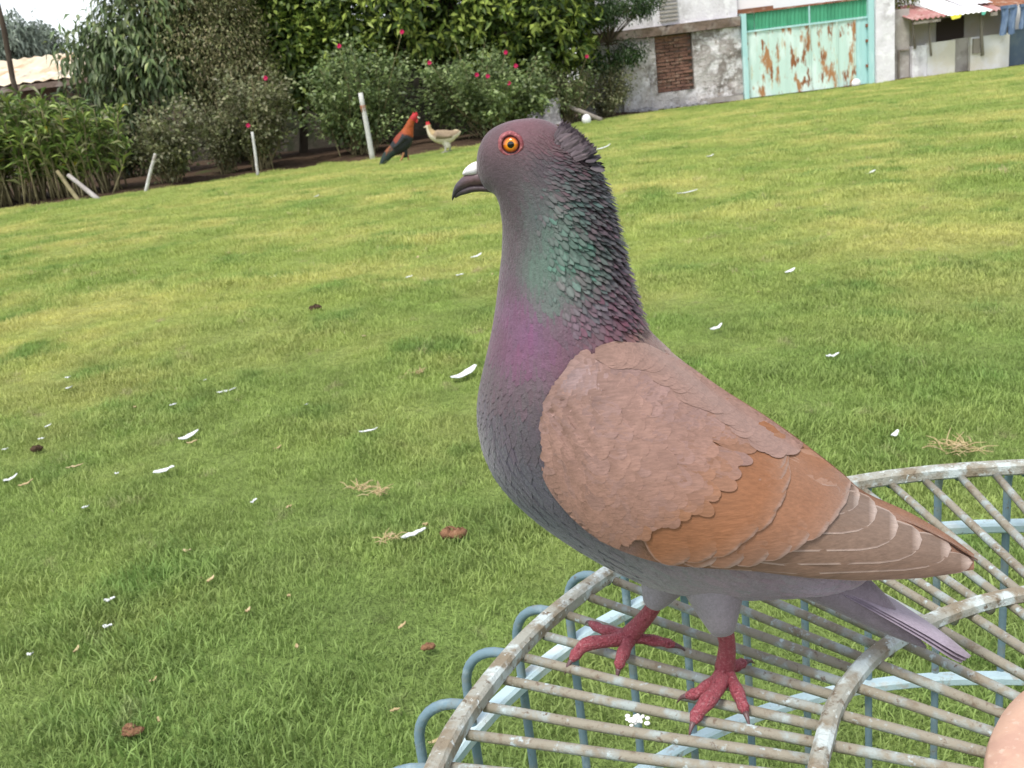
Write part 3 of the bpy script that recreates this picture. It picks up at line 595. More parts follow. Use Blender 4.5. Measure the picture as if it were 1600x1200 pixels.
def shrub(name, label, base, h, w, nst, leaves, L, W, pal, group=None, cat='shrub', flowers=(), lean=0, low=.15, twig=None, top=.35):
    z0 = float(hgt(base[0], base[1]))+.02; t = empty(name, (base[0], base[1], z0), label, cat, group); sm = MB(); P = []; D = []
    for i in range(nst):
        a = rng.random()*6.283; rr = w*.5*math.sqrt(rng.random()); hh = h*rng.choice([rng.uniform(.4, .8), rng.uniform(.7, 1.22)])*(1-.22*(rr/(w*.5))**2)
        b = np.array([base[0]+rng.normal()*w*.07, base[1]+rng.normal()*w*.06, z0-.02]); tip = np.array([base[0]+rr*math.cos(a)+lean*hh, base[1]+rr*math.sin(a)*.8, z0+hh])
        mid = b*.5+tip*.5+np.array([(tip[0]-b[0])*.12, (tip[1]-b[1])*.12, hh*.10])+rng.normal(size=3)*.03
        C = crom([b, mid, tip], 10); sm.tube(C, np.linspace(.011, .003, 10), 5)
        for q in range(int(leaves*rng.choice([.25, .8, 1.6]))):
            s = low+(1-low)*rng.random()**top*0.999; k = s*9; i0 = int(k); p = C[i0]+(C[min(9, i0+1)]-C[i0])*(k-i0)
            P.append(p+rng.normal(size=3)*np.array([.085, .085, .06])*(.4+s)); D.append((p-b)*np.array([1, 1, .25])+rng.normal(size=3)*.35)
    sm.build('stems', twig or M['cane'], t, True)
    P = np.array(P); D = np.array(D); n = len(P); K = .75+.5*np.sin(P[:, 0]*9+P[:, 2]*7)*np.sin(P[:, 2]*11+P[:, 1]*5)
    cols = pick_cols(pal, n, .22)*np.clip(K, .6, 1.25)[:, None]
    tag(leaf_mesh('foliage', P, D, unit(n)*.7+np.array([0, 0, .8]), L*rng.uniform(.6, 1.25, n), W*rng.uniform(.7, 1.2, n), cols, M['leaf'], t, droop=.2), kind='stuff')
    for fx, fy, fz in flowers:
        fm = MB(); c = np.array([fx, fy, fz])
        for ring_, (nn, rr, up) in enumerate(((6, .034, .008), (5, .026, .018), (3, .014, .024))):
            for q in range(nn):
                a = q*6.283/nn+ring_*.5+rng.uniform(-.2, .2); d = np.array([math.cos(a), -.75+.1*math.sin(a), math.sin(a)]); s = np.array([-math.sin(a), 0, math.cos(a)])
                o = np.array([math.cos(a)*rr, -up, math.sin(a)*rr]); fm.add([c, c+o*.6+s*rr*.45, c+o+s*rr*.3, c+o*1.05, c+o-s*rr*.3, c+o*.6-s*rr*.45], [(0, 1, 2, 3), (0, 3, 4, 5)])
        fm.build('flower', M['flower'], t, True)
        b0 = np.array([base[0]+(fx-base[0])*.3, base[1], z0+.2]); MB().tube(crom([b0, (b0+c)/2+np.array([0, 0, .08]), c], 7), np.linspace(.008, .004, 7), 5).build('flower_stem', M['cane'], t, True)
    return t

# ------------------------------------------------------------------ old wall, gate, shed (all stand on the line Y = 21)
WY = 21.0
M['plaster'] = lmat('old_plaster', (.50,.47,.46), layers=[((.20,.175,.16), 1.6, .44, .58), ((.66,.64,.65), 3.2, .50, .62), ((.26,.215,.185), 7, .56, .68), ((.72,.70,.70), 14, .60, .68), ((.10,.085,.07), 20, .66, .74)], rough=.95, spec=.1, bump=[(6, .9, .06), (30, .7, .02)])
M['white_plaster'] = lmat('whitewash', (.68,.66,.70), layers=[((.48,.46,.48), 2.2, .52, .66, (1, 1, .5)), ((.78,.77,.80), 5, .5, .62), ((.30,.27,.25), 9, .66, .76, (1, 1, .4))], rough=.95, spec=.1, bump=[(20, .6, .02)])
M['beam'] = lmat('stained_beam', (.17,.125,.10), layers=[((.30,.26,.23), 3, .52, .66), ((.09,.06,.05), 6, .55, .68), ((.34,.22,.15), 12, .64, .72)], rough=.95, bump=[(12, .8, .03)])
M['brick'] = lmat('old_brick', (.24,.13,.095), layers=[((.17,.09,.07), 4, .48, .62), ((.31,.21,.16), 7, .54, .68), ((.14,.12,.10), 2, .60, .74)], rough=.95, bump=[(40, .8, .02)])
M['mortar'] = lmat('mortar', (.20,.15,.125), rough=.95, bump=[(30, .8, .02)])
M['gate'] = lmat('rusty_gate_paint', (.50,.66,.60), layers=[((.66,.78,.74), 2.5, .48, .62, (1, 1, .35)), ((.52,.50,.36), 5, .56, .66, (1.6, 1, .35)), ((.38,.19,.085), 2.6, .535, .60, (1.5, 1, .55)), ((.25,.10,.042), 4.2, .565, .63, (1.6, 1, .5))], rough=.75, spec=.25, bump=[(20, .5, .01)])
M['gate_frame'] = lmat('turquoise_frame', (.36,.60,.60), layers=[((.50,.70,.70), 4, .5, .65, (1, 1, .3)), ((.22,.20,.16), 12, .68, .78)], rough=.7, bump=[(30, .4, .01)])
M['green'] = lmat('green_sheet', (.055,.27,.15), layers=[((.07,.33,.19), 3, .45, .62, (3, 1, .3)), ((.035,.19,.11), 1.1, .58, .7)], rough=.5, spec=.3)
M['rust'] = lmat('rusted_iron', (.24,.10,.055), layers=[((.36,.24,.18), 4, .5, .66), ((.13,.06,.04), 9, .56, .7)], rough=.85, bump=[(40, .5, .01)])
M['pinkroof'] = lmat('faded_red_roof', (.36,.17,.16), layers=[((.46,.29,.27), 3, .48, .62), ((.24,.10,.075), 6, .56, .68)], rough=.8)
M['whiteroof'] = lmat('white_tarp', (.82,.82,.82), rough=.6)
M['yellow'] = lmat('yellow_flap', (.72,.66,.08), rough=.6)
M['teal'] = lmat('teal_flap', (.10,.42,.32), rough=.6)
M['wood'] = lmat('grey_wood', (.26,.23,.20), layers=[((.16,.13,.11), 8, .5, .66, (1, 1, .3))], rough=.9, bump=[(30, .6, .01)])
M['dark'] = lmat('room_shade', (.07,.055,.048), rough=.95)  # dark colour stands in for the shade inside the shed
M['cement'] = lmat('cement', (.36,.33,.31), layers=[((.25,.225,.205), 3, .5, .66), ((.45,.42,.40), 8, .55, .7)], rough=.95, bump=[(25, .5, .02)])
M['lowwall'] = lmat('pale_low_wall', (.66,.65,.66), layers=[((.60,.56,.48), 1.2, .45, .6), ((.50,.47,.44), 5, .6, .72)], rough=.9, bump=[(25, .4, .01)])
M['denim'] = lmat('denim', (.10,.15,.25), layers=[((.17,.23,.34), 9, .48, .64, (2, 1, .5)), ((.055,.08,.15), 6, .56, .7)], rough=.9)
M['red'] = lmat('red_cloth', (.45,.03,.05), rough=.8)
M['stone'] = lmat('grey_stone', (.30,.29,.30), layers=[((.42,.41,.42), 6, .5, .64), ((.16,.15,.14), 11, .58, .7)], rough=.95, bump=[(14, .8, .04)])
M['blueplastic'] = lmat('blue_sheet', (.06,.09,.13), layers=[((.09,.12,.14), 5, .5, .65)], rough=.5)

def rough_block(mb, a, b, nx, nz, amp, hole=None):
    """front face of a wall as a bumpy grid, with the other faces flat; hole is (x0, x1, z0, z1)."""
    (x0, y0, z0), (x1, y1, z1) = a, b; xs = np.linspace(x0, x1, nx+1); zs = np.linspace(z0, z1, nz+1)
    if hole: xs = np.unique(np.concatenate([xs, hole[:2]])); zs = np.unique(np.concatenate([zs, hole[2:]]))
    X, Z = np.meshgrid(xs, zs, indexing='ij'); Yj = y0+rng.normal(size=X.shape)*amp
    V = np.stack([X, Yj, Z], -1).reshape(-1, 3); m = len(zs); F = []
    for i in range(len(xs)-1):
        for j in range(m-1):
            cx, cz = (xs[i]+xs[i+1])/2, (zs[j]+zs[j+1])/2
            if hole and hole[0] < cx < hole[1] and hole[2] < cz < hole[3]: continue
            F.append((i*m+j, (i+1)*m+j, (i+1)*m+j+1, i*m+j+1))
    mb.add(V, F)
    n0 = len(mb.V) and mb.n
    mb.add([(x0, y1, z0), (x1, y1, z0), (x1, y1, z1), (x0, y1, z1)], [(0, 3, 2, 1)])
    for (p, q, r, s_) in (((x0, y0, z0), (x0, y1, z0), (x0, y1, z1), (x0, y0, z1)), ((x1, y0, z0), (x1, y0, z1), (x1, y1, z1), (x1, y1, z0)), ((x0, y0, z1), (x0, y1, z1), (x1, y1, z1), (x1, y0, z1))): mb.add([p, q, r, s_], [(0, 3, 2, 1)])
    return mb
wall = empty('old_house_wall', (4.5, WY, 0), 'crumbling whitewashed wall with a bricked up window beside the rusty gate', 'wall')
HX0, HX1, HZ0, HZ1 = 3.80, 4.58, .34, 1.47
rough_block(MB(), (2.2, WY, -.05), (5.60, WY+.30, 1.47), 34, 16, .012, (HX0, HX1, HZ0, HZ1)).build('wall_face', M['plaster'], wall, True)
# jambs of the opening
jm = MB(); jm.box((HX0-.02, WY+.005, HZ0-.02), (HX0, WY+.24, HZ1)); jm.box((HX1, WY+.005, HZ0-.02), (HX1+.02, WY+.24, HZ1)); jm.box((HX0, WY+.005, HZ0-.03), (HX1, WY+.24, HZ0)); jm.build('window_reveal', M['cement'], wall)
infill = MB().box((HX0, WY+.16, HZ0), (HX1, WY+.20, HZ1)).build('brick_infill', M['mortar'], wall)
bk = MB().box((-.095, -.03, -.026), (.095, .03, .026)).me('brick', M['brick'])
nrow = 17
for r in range(nrow):
    for c in range(5):
        x = HX0+.02+(c+.5*(r % 2))*.197; z = HZ0+.032+r*.0665
        if x-.0 > HX1-.02 or z > HZ1-.03: continue
        o = bpy.data.objects.new('brick', bk); scene.collection.objects.link(o); o.parent = infill
        x = min(max(x, HX0+.1), HX1-.1) if (c == 0 and r % 2 == 0) or x > HX1-.1 else x
        o.location = (x, WY+.14+rng.normal()*.012, z+rng.normal()*.004); o.rotation_euler = (0, rng.normal()*.015, rng.normal()*.03); o.scale = (rng.uniform(.9, 1), 1, rng.uniform(.85, 1.02))
bm_ = MB(); rough_block(bm_, (1.6, WY-.10, 1.475), (5.575, WY+.30, 1.66), 40, 2, .015); bm_.build('lintel_beam', M['beam'], wall, True)
um = MB(); rough_block(um, (1.6, WY+.05, 1.665), (5.56, WY+.32, 3.4), 20, 8, .006); um.build('upper_wall', M['white_plaster'], wall, True)
for k in range(6): MB().box((3.95, WY-.005, 1.75+k*.075), (4.32, WY+.046, 1.79+k*.075)).build('louvre', M['cement'], wall)
pl_ = MB(); rough_block(pl_, (4.7, WY-.10, -.05), (5.56, WY-.012, .12), 8, 2, .01); pl_.build('plinth', M['cement'], wall, True)
pier = MB(); rough_block(pier, (3.05, WY-.10, -.05), (3.62, WY-.02, 1.35), 6, 10, .02); pier.build('crumbling_render', M['plaster'], wall, True)
for k in range(22):
    x = rng.uniform(2.9, 4.8); r = rng.uniform(.03, .075); s = MB().sphere((x, WY-.12-rng.uniform(.02, .16), r*.4), (r*1.3, r, r*.8), nu=8, nv=5)
    s.V[0] += rng.normal(size=s.V[0].shape)*r*.12; tag(s.build('rubble_stone', M['stone'], None, False), 'loose grey stone fallen along the foot of the crumbling wall', 'stone', 'stones fallen along the crumbling wall')
# gate
gate = empty('metal_gate', (6.9, WY, 0), 'rusty pale turquoise sheet metal gate with a green corrugated top panel', 'gate')
def corr(mb, x0, x1, z0, z1, y, amp, per, col=None, th=.004):
    n = max(6, int((x1-x0)/per*6)); xs = np.linspace(x0, x1, n+1); ys = y+amp*np.sin((xs-x0)/per*2*math.pi)
    V = [(x, yy, z) for x, yy in zip(xs, ys) for z in (z0, z1)]+[(x, yy+th, z) for x, yy in zip(xs, ys) for z in (z0, z1)]; o = 2*(n+1)
    F = [(2*i, 2*i+2, 2*i+3, 2*i+1) for i in range(n)]+[(o+2*i, o+2*i+1, o+2*i+3, o+2*i+2) for i in range(n)]; return mb.add(V, F, col)
MB().box((5.60, WY-.10, -.05), (5.70, WY+.06, 1.70)).build('gate_post', M['gate_frame'], gate)
MB().box((8.24, WY-.08, -.05), (8.36, WY+.06, 1.75)).build('gate_post', M['gate_frame'], gate)
for x0, x1 in ((5.705, 7.03), (7.035, 7.60), (7.605, 7.98)):
    corr(MB(), x0, x1, .02, 1.325, WY, .006, .21).build('gate_sheet', M['gate'], gate, True)
corr(MB(), 7.985, 8.235, .02, 1.325, WY-.004, .003, .12).build('gate_door', M['gate_frame'], gate, True)
for x in (7.03, 7.60, 7.98): MB().box((x-.012, WY-.03, .02), (x+.012, WY-.008, 1.325)).build('gate_bar', M['gate'], gate)
MB().box((5.70, WY-.03, 1.327), (8.24, WY+.02, 1.362)).build('gate_rail', M['gate_frame'], gate)
corr(MB(), 5.90, 8.235, 1.365, 1.70, WY+.02, .010, .076).build('green_panel', M['green'], gate, True)
MB().box((5.70, WY+.04, 1.365), (5.90, WY+.05, 1.70)).build('green_panel', M['green'], gate)
MB().box((7.02, WY-.02, 1.365), (7.05, WY+.005, 1.70)).build('gate_bar', M['gate_frame'], gate)
MB().box((5.66, WY-.02, 1.702), (8.30, WY+.05, 1.735)).build('top_rail', M['rust'], gate)
for z in (.35, .85, 1.15): MB().box((8.20, WY-.05, z), (8.245, WY-.012, z+.06)).build('hinge', M['rust'], gate)
tag(MB().sphere((7.95, WY-.12, .06), (.10, .05, .09)).build('white_ball', M['whiteroof'], None, True), 'small white plastic lid leaning against the foot of the rusty gate', 'lid')
# house behind the gate and white gate pillar
hb = empty('white_house', (7, 23, 0), 'bright white house wall behind the gate', 'house')
MB().box((5.95, 22.6, -.05), (13.5, 26, 4.2)).build('wall', M['whiteroof'], hb)
MB().box((5.62, 22.5, -.05), (5.94, 22.9, 4.2)).build('corner_post', M['wood'], hb)
MB().box((5.7, 22.35, 1.78), (6.7, 22.55, 1.86)).build('ledge', M['rust'], hb)
pil = empty('gate_pillar', (8.55, WY, 0), 'tall white plastered pillar between the gate and the shed', 'pillar')
pm = MB(); rough_block(pm, (8.37, WY-.14, -.05), (8.76, WY+.2, 2.6), 5, 24, .010); pm.build('pillar_shaft', M['white_plaster'], pil, True)
# shed
shed = empty('lean_to_shed', (10, WY, 0), 'low lean-to shed with patched tin roof and pale half walls', 'shed')
MB().box((8.80, WY+.10, -.05), (9.17, WY+.2, 1.42)).build('side_wall', M['cement'], shed)
MB().box((8.92, WY+.05, -.05), (8.95, WY+.098, .62)).build('door_frame', M['wood'], shed); MB().box((8.96, WY+.05, .59), (9.15, WY+.098, .62)).build('door_frame', M['wood'], shed)
MB().box((9.18, WY+1.0, -.05), (11.9, WY+1.1, 1.4)).build('back_wall', M['lowwall'], shed)
MB().box((9.24, WY+.96, .0), (9.40, WY+.99, 1.1)).build('doorway_shade', M['dark'], shed); MB().box((10.15, WY+.96, .0), (10.75, WY+.99, 1.15)).build('doorway_shade', M['dark'], shed)  # thin dark panels, the room's shade is put into their colour
for x0, x1, zt, mt in ((9.19, 9.50, .655, 'white_plaster'), (9.505, 10.10, .685, 'lowwall'), (10.425, 11.25, .69, 'lowwall')):
    b = MB(); rough_block(b, (x0, WY, -.05), (x1, WY+.12, zt), 8, 6, .004); b.build('low_wall', M[mt], shed, True)
b = MB(); rough_block(b, (10.105, WY+.10, -.05), (10.42, WY+.2, .70), 4, 6, .004); b.build('doorway_step', M['cement'], shed, True)
for x, z0, z1 in ((9.19, .6, 1.2), (9.53, .42, 1.12), (10.62, .30, 1.12)): MB().tube([(x+.05, WY-.03, z0), (x+.02, WY-.02, (z0+z1)/2), (x, WY-.03, z1)], .035 if x > 10 else .022, 6).build('roof_post', M['wood'], shed, True)
def roof_sheet(name, x0, x1, ya, za, yb, zb, mat, amp=.018, per=.11):
    n = max(4, int((x1-x0)/per*6)); xs = np.linspace(x0, x1, n+1); V = []
    for x in xs:
        w = amp*math.sin((x-x0)/per*2*math.pi)
        V += [(x, ya, za+w), (x, yb, zb+w), (x, ya, za+w-.006), (x, yb, zb+w-.006)]
    F = []
    for i in range(n): a = 4*i; F += [(a, a+4, a+5, a+1), (a+2, a+3, a+7, a+6), (a, a+2, a+6, a+4)]
    return MB().add(V, F).build(name, M[mat], shed, True)
roof_sheet('roof_sheet', 9.02, 9.74, WY-.42, 1.17, WY+1.3, 1.52, 'pinkroof'); roof_sheet('roof_sheet', 9.72, 10.64, WY-.46, 1.165, WY+1.3, 1.58, 'whiteroof', .012)
roof_sheet('roof_sheet', 10.60, 11.0, WY-.30, 1.16, WY+1.3, 1.50, 'pinkroof'); roof_sheet('roof_sheet', 10.98, 12.4, WY-.20, 1.22, WY+1.4, 1.46, 'rust')
roof_sheet('roof_sheet', 10.35, 11.0, WY+.25, 1.345, WY+1.5, 1.66, 'white_plaster', .006)
MB().add([(9.76, WY-.47, 1.16), (10.0, WY-.47, 1.16), (9.96, WY-.475, 1.10), (9.80, WY-.475, 1.08)], [(0, 1, 2, 3)]).build('yellow_flap', M['yellow'], shed); MB().add([(10.40, WY-.47, 1.16), (10.50, WY-.47, 1.16), (10.47, WY-.475, 1.10), (10.41, WY-.475, 1.10)], [(0, 1, 2, 3)]).build('teal_flap', M['teal'], shed)
MB().box((9.05, WY-.40, 1.08), (9.6, WY-.36, 1.13)).build('eaves_beam', M['wood'], shed); MB().box((10.62, WY-.42, 1.06), (10.76, WY-.36, 1.13)).build('eaves_beam', M['wood'], shed)
MB().box((11.27, WY+.02, -.05), (11.62, WY+.08, .74)).build('blue_sheet_wall', M['blueplastic'], shed)
MB().box((11.63, WY+.1, -.05), (12.6, WY+.2, 1.2)).build('interior_shade_panel', M['dark'], shed)  # dark panel standing in for the shaded interior at this end
MB().box((10.46, WY-.045, .36), (10.60, WY-.006, .66)).build('wooden_board', M['wood'], shed)
def jeans(x, z1, z0, w, label, red=False):
    t = empty('hanging_jeans', (x, WY-.35, z0), label, 'jeans', 'clothes hung up at the shed'); y = WY-.36
    for sx in (-1, 1):
        V = []; nz_, nx_ = 9, 7
        for i in range(nz_):
            f = i/(nz_-1); zz = z1*(1-f)+z0*f
            for j in range(nx_):
                g_ = j/(nx_-1)*2-1; V.append((x+sx*w*.26+g_*w*.24*(1-.12*f)+.01*math.sin(f*6+sx), y+.02*math.cos(g_*3+f*3)-.012*math.cos(g_*1.5), zz+.01*math.sin(g_*4)))
        n_ = len(V); V2 = V+[(a, b+.02, c) for a, b, c in V]; F = grid_faces(nz_, nx_); F += [tuple(k+n_ for k in f)[::-1] for f in F]
        MB().add(V2, F).build('trouser_leg', M['denim'], t, True)
    MB().box((x-w*.5, y-.02, z1-.03), (x+w*.5, y+.035, z1+.03)).build('waistband', M['denim'], t)
    if red: MB().add([(x-.03, y-.045, z1-.05), (x+.05, y-.045, z1-.05), (x+.04, y-.05, z1-.3), (x, y-.05, z1-.34)], [(0, 1, 2, 3)]).build('red_rag', M['red'], t)
jeans(11.02, 1.20, .66, .32, 'pair of blue jeans hung under the shed eaves above the pale half wall'); jeans(11.38, 1.19, .74, .24, 'pair of blue jeans with a red rag hung under the shed eaves', True)
# garden wall behind the trees, raised to block sky, coloured dark as shade
gw = empty('garden_wall', (-6, 24, 0), 'boundary wall behind the trees, coloured dark as their shade', 'wall')
M['shade_wall'] = lmat('shade_dark_wall', (.055,.048,.036), layers=[((.03,.035,.018), 2, .45, .6), ((.09,.08,.065), 5, .58, .7)], rough=.95, bump=[(12, .8, .03)])  # dark tones imitate the shade under the trees
b = MB(); rough_block(b, (-7, 23.9, -.05), (2.19, 24.15, 2.7), 40, 10, .02); b.build('wall_face', M['shade_wall'], gw, True)
# far house with the tan tin roof
fh = empty('tin_roof_house', (-12.5, 31, 0), 'distant low house with a pale rust streaked tin roof', 'house')
M['tanroof'] = lmat('tan_tin_roof', (.66,.55,.40), layers=[((.48,.30,.17), .9, .52, .64, (1, .4, .4)), ((.27,.24,.20), .7, .58, .66, (1.2, .4, .4)), ((.74,.66,.52), 1.6, .52, .64)], rough=.7)
MB().box((-22, 30.9, -.05), (-9.0, 36, 2.75)).build('wall', M['beam'], fh)
n = 120; xs = np.linspace(-22.5, -8.6, n); V = []
for i, x in enumerate(xs):
    w = .03*math.sin(i*1.9); V += [(x, 30, 2.62+w), (x, 34, 3.62+w), (x, 38, 2.62+w)]
MB().add(V, [(3*i, 3*i+3, 3*i+4, 3*i+1) for i in range(n-1)]+[(3*i+1, 3*i+4, 3*i+5, 3*i+2) for i in range(n-1)]).build('roof', M['tanroof'], fh, True)
MB().box((-22.5, 29.95, 2.40), (-8.6, 30.05, 2.56)).build('eaves_board', M['beam'], fh)
MB().box((-12.4, 33.4, 3.4), (-11.9, 33.9, 4.1)).build('chimney', M['white_plaster'], fh)
q0, q1 = on_y(20, 124, 26), on_y(6, 45, 26)
tag(MB().tube([(q0[0], 26, -.05), (q0[0], 26, q0[2]), (q1[0], 26, q1[2]), (q1[0], 26, q1[2]+.8)], .07, 8).build('utility_pole', M['bark'], None, True), 'thin dark pole standing before the tan tin roof', 'pole')
# ------------------------------------------------------------------ trees and shrubs
G1 = [(.045,.08,.016), (.075,.125,.022), (.12,.18,.032), (.055,.095,.02)]
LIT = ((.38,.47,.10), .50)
def far_scale(blobs, k): return [(b[0]*k, b[1]*k, .8+(b[2]-.8)*k, b[3]*k, b[4], b[5]*k) for b in blobs]
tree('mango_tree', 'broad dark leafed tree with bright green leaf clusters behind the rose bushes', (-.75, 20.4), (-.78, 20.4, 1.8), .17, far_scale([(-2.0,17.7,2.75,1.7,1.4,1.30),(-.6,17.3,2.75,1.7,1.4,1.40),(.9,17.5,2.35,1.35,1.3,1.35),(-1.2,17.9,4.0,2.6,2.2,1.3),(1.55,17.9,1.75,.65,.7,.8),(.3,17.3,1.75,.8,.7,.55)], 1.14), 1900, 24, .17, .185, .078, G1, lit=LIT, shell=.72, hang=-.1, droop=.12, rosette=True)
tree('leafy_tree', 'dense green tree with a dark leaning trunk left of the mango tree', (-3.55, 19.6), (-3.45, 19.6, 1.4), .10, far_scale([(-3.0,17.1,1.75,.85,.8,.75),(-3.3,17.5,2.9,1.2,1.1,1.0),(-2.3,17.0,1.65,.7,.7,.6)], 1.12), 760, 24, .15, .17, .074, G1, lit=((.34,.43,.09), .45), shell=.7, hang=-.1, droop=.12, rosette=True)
for k, (x, y, h, w, lb) in enumerate([(-4.6, 19.2, 1.5, 1.8, 'dark filler bush added for shade behind the olive tree'), (-2.4, 20.6, 1.3, 2.0, 'dark filler bush added for shade between the two big trees'), (.4, 20.8, 1.5, 2.0, 'dark filler bush added for shade right of the mango trunk'), (-6.6, 18.5, 1.7, 2.0, 'dark filler bush added for shade behind the cane clump')]):
    shrub('filler_bush', lb, (x, y), h, w, 60, 60, .12, .06, [(.03,.05,.014), (.045,.07,.02), (.025,.04,.012)], 'filler bushes added for shade below the trees', top=.7)  # filler shrubs added to darken the gaps under the trees
tree('olive_tree', 'fine leafed brownish olive tree beside the drooping tree', (-4.6, 17.9), (-4.6, 17.9, 1.2), .06, far_scale([(-4.15,16.4,2.0,.85,.8,.85),(-4.3,16.5,2.9,.9,.8,.8),(-3.9,16.2,1.45,.7,.6,.45)], 1.08), 900, 34, .13, .066, .032, [(.15,.165,.065), (.21,.205,.09), (.12,.14,.05), (.25,.22,.12)], shell=.55)
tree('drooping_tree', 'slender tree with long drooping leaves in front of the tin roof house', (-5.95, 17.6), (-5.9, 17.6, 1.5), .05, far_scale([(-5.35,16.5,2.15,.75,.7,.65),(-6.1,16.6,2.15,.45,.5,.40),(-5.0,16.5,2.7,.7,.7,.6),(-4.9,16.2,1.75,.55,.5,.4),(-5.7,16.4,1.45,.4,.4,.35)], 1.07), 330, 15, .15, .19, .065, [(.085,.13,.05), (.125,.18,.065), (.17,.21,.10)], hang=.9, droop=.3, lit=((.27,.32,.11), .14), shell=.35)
tree('umbrella_tree', 'small flat topped dark green tree against the crumbling wall', (2.55, 20.2), (2.72, 20.15, 1.55), .035, [(2.5,20.1,1.98,.55,.5,.18),(3.2,20.1,2.12,.65,.5,.22),(3.15,20.2,1.22,.32,.3,.20),(2.6,20.2,1.1,.35,.3,.2)], 300, 26, .08, .065, .03, [(.03,.065,.018), (.045,.085,.022), (.06,.10,.03)], shell=.4)
tree('yellow_leafed_bush_tree', 'little yellow green tree behind the white pillar', (8.98, 21.75), (8.95, 21.7, 1.4), .03, [(8.9,21.6,1.62,.22,.2,.22),(9.3,22.0,1.85,.5,.4,.3)], 70, 18, .07, .09, .04, [(.20,.22,.03), (.12,.15,.03), (.10,.09,.05)])
GR = [(.18,.25,.09), (.26,.34,.13), (.14,.20,.08), (.32,.39,.17)]; GD = [(.19,.21,.095), (.24,.25,.13), (.15,.175,.075), (.28,.27,.16)]
def fl(px, py, Y): return tuple(on_y(px, py, Y))
grp = 'rose bushes along the soil bed'
shrub('rose_bush', 'sparse twiggy rose bush behind the bare white stick that leans right', (-4.75, 15.0), 1.15, 1.1, 46, 90, .075, .052, GD, grp, top=.55)
shrub('rose_bush', 'tall greyish rose bush with a red flower above the thin upright white stake', (-3.55, 16.0), 1.35, 1.2, 50, 100, .08, .055, GD, grp, flowers=[fl(415,122,15.6), fl(388,196,15.5)], top=.5)
shrub('rose_bush', 'wide rose bush right behind the thick white post with the red mark', (-2.0, 16.6), 1.5, 2.0, 66, 115, .085, .060, GR, grp, flowers=[fl(530,72,16), fl(628,50,16)], top=.45)
shrub('rose_bush', 'rose bush with several pink flowers behind the brown hen', (.1, 17.0), 1.35, 2.2, 72, 115, .085, .060, GR, grp, flowers=[fl(671,98,16.2), fl(745,117,16.2), fl(806,103,16.4), fl(795,130,16.4), fl(790,82,16.6), fl(762,119,16.4)], top=.45)
shrub('rose_bush', 'wispy rose bush over the grey stones and the fallen pole', (1.65, 19.4), 1.1, 1.5, 56, 90, .07, .045, GR+GD, grp, flowers=[fl(917,88,19)], top=.5)
shrub('rose_bush', 'low tangled bush at the end of the crumbling wall', (2.6, 20.1), .9, 1.1, 46, 90, .055, .034, GD, grp, top=.6)
shrub('rose_bush', 'small bush in the shade between the olive tree and the leafy tree', (-4.15, 16.0), 1.1, .9, 40, 90, .06, .04, GD, grp, top=.5)
# clump of cane-like plants at the left
def cane_clump():
    bx, by = -6.65, 14.75; t = empty('cane_plant_clump', (bx, by, 0), 'dense clump of cane stemmed plants with long strap leaves', 'plant'); sm = MB(); P = []; D = []
    for i in range(230):
        x = bx+rng.uniform(-1.6, 1.2); y = by+rng.uniform(-.40, .7); hh = rng.uniform(.9, 1.62)*(1-.22*max(0, (x-bx)/1.2)); b = np.array([x, y, -.02]); tip = b+np.array([rng.normal()*.16, rng.normal()*.12, hh])
        C = crom([b, (b+tip)/2+rng.normal(size=3)*.03, tip], 6); sm.tube(C, np.linspace(.014, .006, 6), 5)
        for q in range(30):
            s = .24+.76*rng.random()**.62; k = s*5; i0 = min(4, int(k)); p = C[i0]+(C[i0+1]-C[i0])*(k-i0); P.append(p); a = rng.random()*6.283; D.append((math.cos(a)*.8, math.sin(a)*.8, rng.uniform(.1, 1.3)))
    sm.build('canes', M['cane'], t, True); P = np.array(P); D = np.array(D); n = len(P)
    cols = pick_cols([(.12,.19,.045), (.17,.25,.06), (.10,.155,.04), (.28,.36,.09), (.21,.22,.10)], n, .25); m = rng.random(n) < .015; cols[m] = (.40,.36,.04)
    tag(leaf_mesh('foliage', P, D, unit(n)*.6+np.array([0, 0, .8]), rng.uniform(.18, .36, n), rng.uniform(.032, .055, n), cols, M['leaf'], t, droop=.30), kind='stuff')
cane_clump()
# far palms and trees
def far_tree(px, py, Y, r, label):
    c = on_y(px, py, Y); tree('far_tree', label, (c[0], Y), (c[0], Y, c[2]-r*.4), .12, [(c[0], Y, c[2], r, r, r*.7)], 130, 16, .25, .35, .12, [(.16,.20,.15), (.19,.23,.18)], shell=.3, hang=.6)  # distance haze is put into the pale leaf colours
far_tree(12, 62, 50, 1.6, 'haze tinted pale round tree far behind the tin roof near the pole'); far_tree(56, 68, 55, 1.2, 'haze tinted pale low tree far behind the tin roof beside the chimney')
c = on_y(36, 50, 55); pt = empty('far_palm', (c[0], 55, 0), 'small palm far behind the tin roof', 'palm')
MB().tube([(c[0], 55, -.05), (c[0]+.2, 55, c[2])], .12, 6).build('trunk', M['bark'], pt)
P = []; D = []
for k in range(16):
    a = rng.random()*6.283; el = rng.uniform(-.4, .9); d = np.array([math.cos(a)*math.cos(el), math.sin(a)*math.cos(el), math.sin(el)])
    for s in np.linspace(.1, 1.5, 16): P += [np.array([c[0]+.2, 55, c[2]])+d*s+np.array([0, 0, -.35*s*s])]; D += [d+np.array([0, 0, -.7*s])+rng.normal(size=3)*.4]
tag(leaf_mesh('crown', np.array(P), np.array(D), unit(len(P)), .45, .05, pick_cols([(.08,.11,.06)], len(P)), M['leaf'], pt), kind='stuff')
